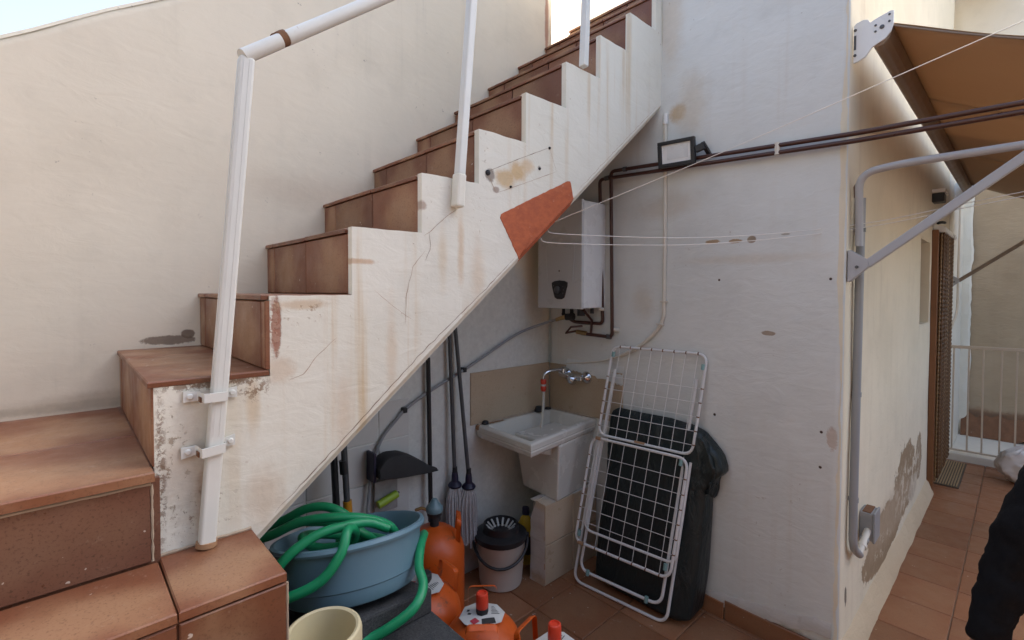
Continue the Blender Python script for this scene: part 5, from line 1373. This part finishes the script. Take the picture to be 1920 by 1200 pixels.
def hand(wr, el, side_v):
    d = (wr - el).normalized(); sv = side_v; sv = (sv - d * sv.dot(d)).normalized(); nv = d.cross(sv)
    b0 = len(V); idx = 7 if wr is WRL else 10
    V.append(wr + d * .045); Rd.append((.020, .030)); Ed.append((idx, b0))
    V.append(wr + d * .085); Rd.append((.016, .036)); Ed.append((b0, b0 + 1))
    for k, (off, L) in enumerate(((-.030, .062), (-.010, .074), (.010, .070), (.029, .055))):
        base = len(V); r_ = .0085
        V.append(wr + d * .098 + sv * off); Rd.append(.0095); Ed.append((b0 + 1, base))
        V.append(wr + d * (.098 + L * .5) + sv * off * 1.05 + nv * .010); Rd.append(r_); Ed.append((base, base + 1))
        V.append(wr + d * (.098 + L * .9) + sv * off * 1.0 + nv * .028); Rd.append(r_ * .8); Ed.append((base + 1, base + 2))
    base = len(V)
    V.append(wr + d * .050 - sv * .036 + nv * .008); Rd.append(.012); Ed.append((b0, base))
    V.append(wr + d * .085 - sv * .050 + nv * .018); Rd.append(.010); Ed.append((base, base + 1))
    V.append(wr + d * .110 - sv * .050 + nv * .028); Rd.append(.008); Ed.append((base + 1, base + 2))
hand(WRL, ELL, Vector((.2, -1, 0)))
hand(WRR, ELR, Vector((.2, -1, 0)))
skin_mesh('body', V, Ed, Rd, M['skin'], 0, 2, per)
b = MB(); b.grid(lambda i, j: (lambda a, p: (.31 + .075 * math.sin(p) * math.cos(a), 1.965 + (.092 + .012 * (math.sin(a) > .8) * math.exp(-((p - 1.7) / .25) ** 2)) * math.sin(p) * math.sin(a), 1.545 - -.112 * math.cos(p)))(2 * math.pi * i / 32, .02 + 3.1 * j / 20), 32, 21, wrapu=True)
hd2 = obj('head', b, M['skin'], per)
b = MB(); b.grid(lambda i, j: (lambda a, p: (.31 + .083 * math.sin(p) * math.cos(a), 1.957 + .097 * math.sin(p) * math.sin(a) * (1 if math.sin(a) < 0 else .96), 1.552 + .118 * math.cos(p)))(2 * math.pi * i / 32, .02 + (2.1 if math.sin(2 * math.pi * i / 32) < .25 else 1.0) * j / 14), 32, 15, wrapu=True)
obj('hair', b, M['hair'], per)
for s in (-1, 1):
    b = MB(); b.lathe([(.001, -.011), (.010, -.005), (.011, 0), (.010, .005), (.001, .011)], 10, Matrix.Translation((.31 + .030 * s, 2.044, 1.555))); obj('eye', b, M['paper'], hd2)
    b = MB(); b.lathe([(.004, -.028), (.014, -.018), (.018, .006), (.008, .026)], 10, Matrix.Translation((.31 + .078 * s, 1.965, 1.545)) @ Matrix.Scale(.4, 4, (1, 0, 0))); obj('ear', b, M['skin'], hd2)
b = MB(); b.tube([(.31, 2.052, 1.575), (.31, 2.066, 1.540), (.31, 2.076, 1.524), (.31, 2.060, 1.515)], [.006, .009, .012, .008], 8); obj('nose', b, M['skin'], hd2)
b = MB(); b.tube([(.288, 2.040, 1.490), (.31, 2.050, 1.488), (.332, 2.040, 1.490)], [.003, .006, .003], 6); obj('mouth', b, M['red_ink'], hd2)
# jumper with folds at the elbow, ending at the cuffs
E1 = ELL.lerp(WRL, .5)
JV = [Vector((.31, 1.93, .83)), Vector((.31, 1.93, 1.08)), CH, Vector((.31, 1.94, 1.385)), SHL, SHL.lerp(ELL, .5) + Vector((-.005, -.005, 0)), ELL, E1, WRL + hand_dir * -.012, WRL + hand_dir * .012, SHR, ELR, WRR]
JE = [(0, 1), (1, 2), (2, 3), (2, 4), (4, 5), (5, 6), (6, 7), (7, 8), (8, 9), (2, 10), (10, 11), (11, 12)]
JR = [.155, .135, .15, .070, .074, .064, .054, .049, .044, .045, .078, .060, .048]
jp = skin_mesh('jumper', JV, JE, JR, M['cloth'], 0, 3, per)
tx = bpy.data.textures.new('folds', 'CLOUDS'); tx.noise_scale = .07; tx.noise_depth = 3
dd = jp.modifiers.new('folds', 'DISPLACE'); dd.texture = tx; dd.strength = .034; dd.mid_level = .5; dd.texture_coords = 'GLOBAL'
skin_mesh('trousers', [Vector((.31, 1.93, 1.0)), pv, HL, KL, AL, HR, KR, AR], [(0, 1), (1, 2), (2, 3), (3, 4), (1, 5), (5, 6), (6, 7)], [.135, .14, .088, .066, .06, .088, .066, .06], M['cloth'], 0, 2, per)
for A_ in (AL, AR):
    b = MB(); b.grid(lambda i, j: (lambda a, v: (A_.x + .045 * math.cos(a) * (1 - .25 * v * v), A_.y + .05 + .135 * math.sin(a) * (1 - .12 * v), .002 + .075 * v * (1 - .5 * max(0, math.sin(a)))))(2 * math.pi * i / 24, j / 6), 24, 7, wrapu=True); b.add([(A_.x + .034 * math.cos(2 * math.pi * i / 24), A_.y + .05 + .119 * math.sin(2 * math.pi * i / 24), .002 + .075 * (1 - .5 * max(0, math.sin(2 * math.pi * i / 24)))) for i in range(24)], [tuple(range(24))])
    obj('shoe', b, M['shoe'], per)
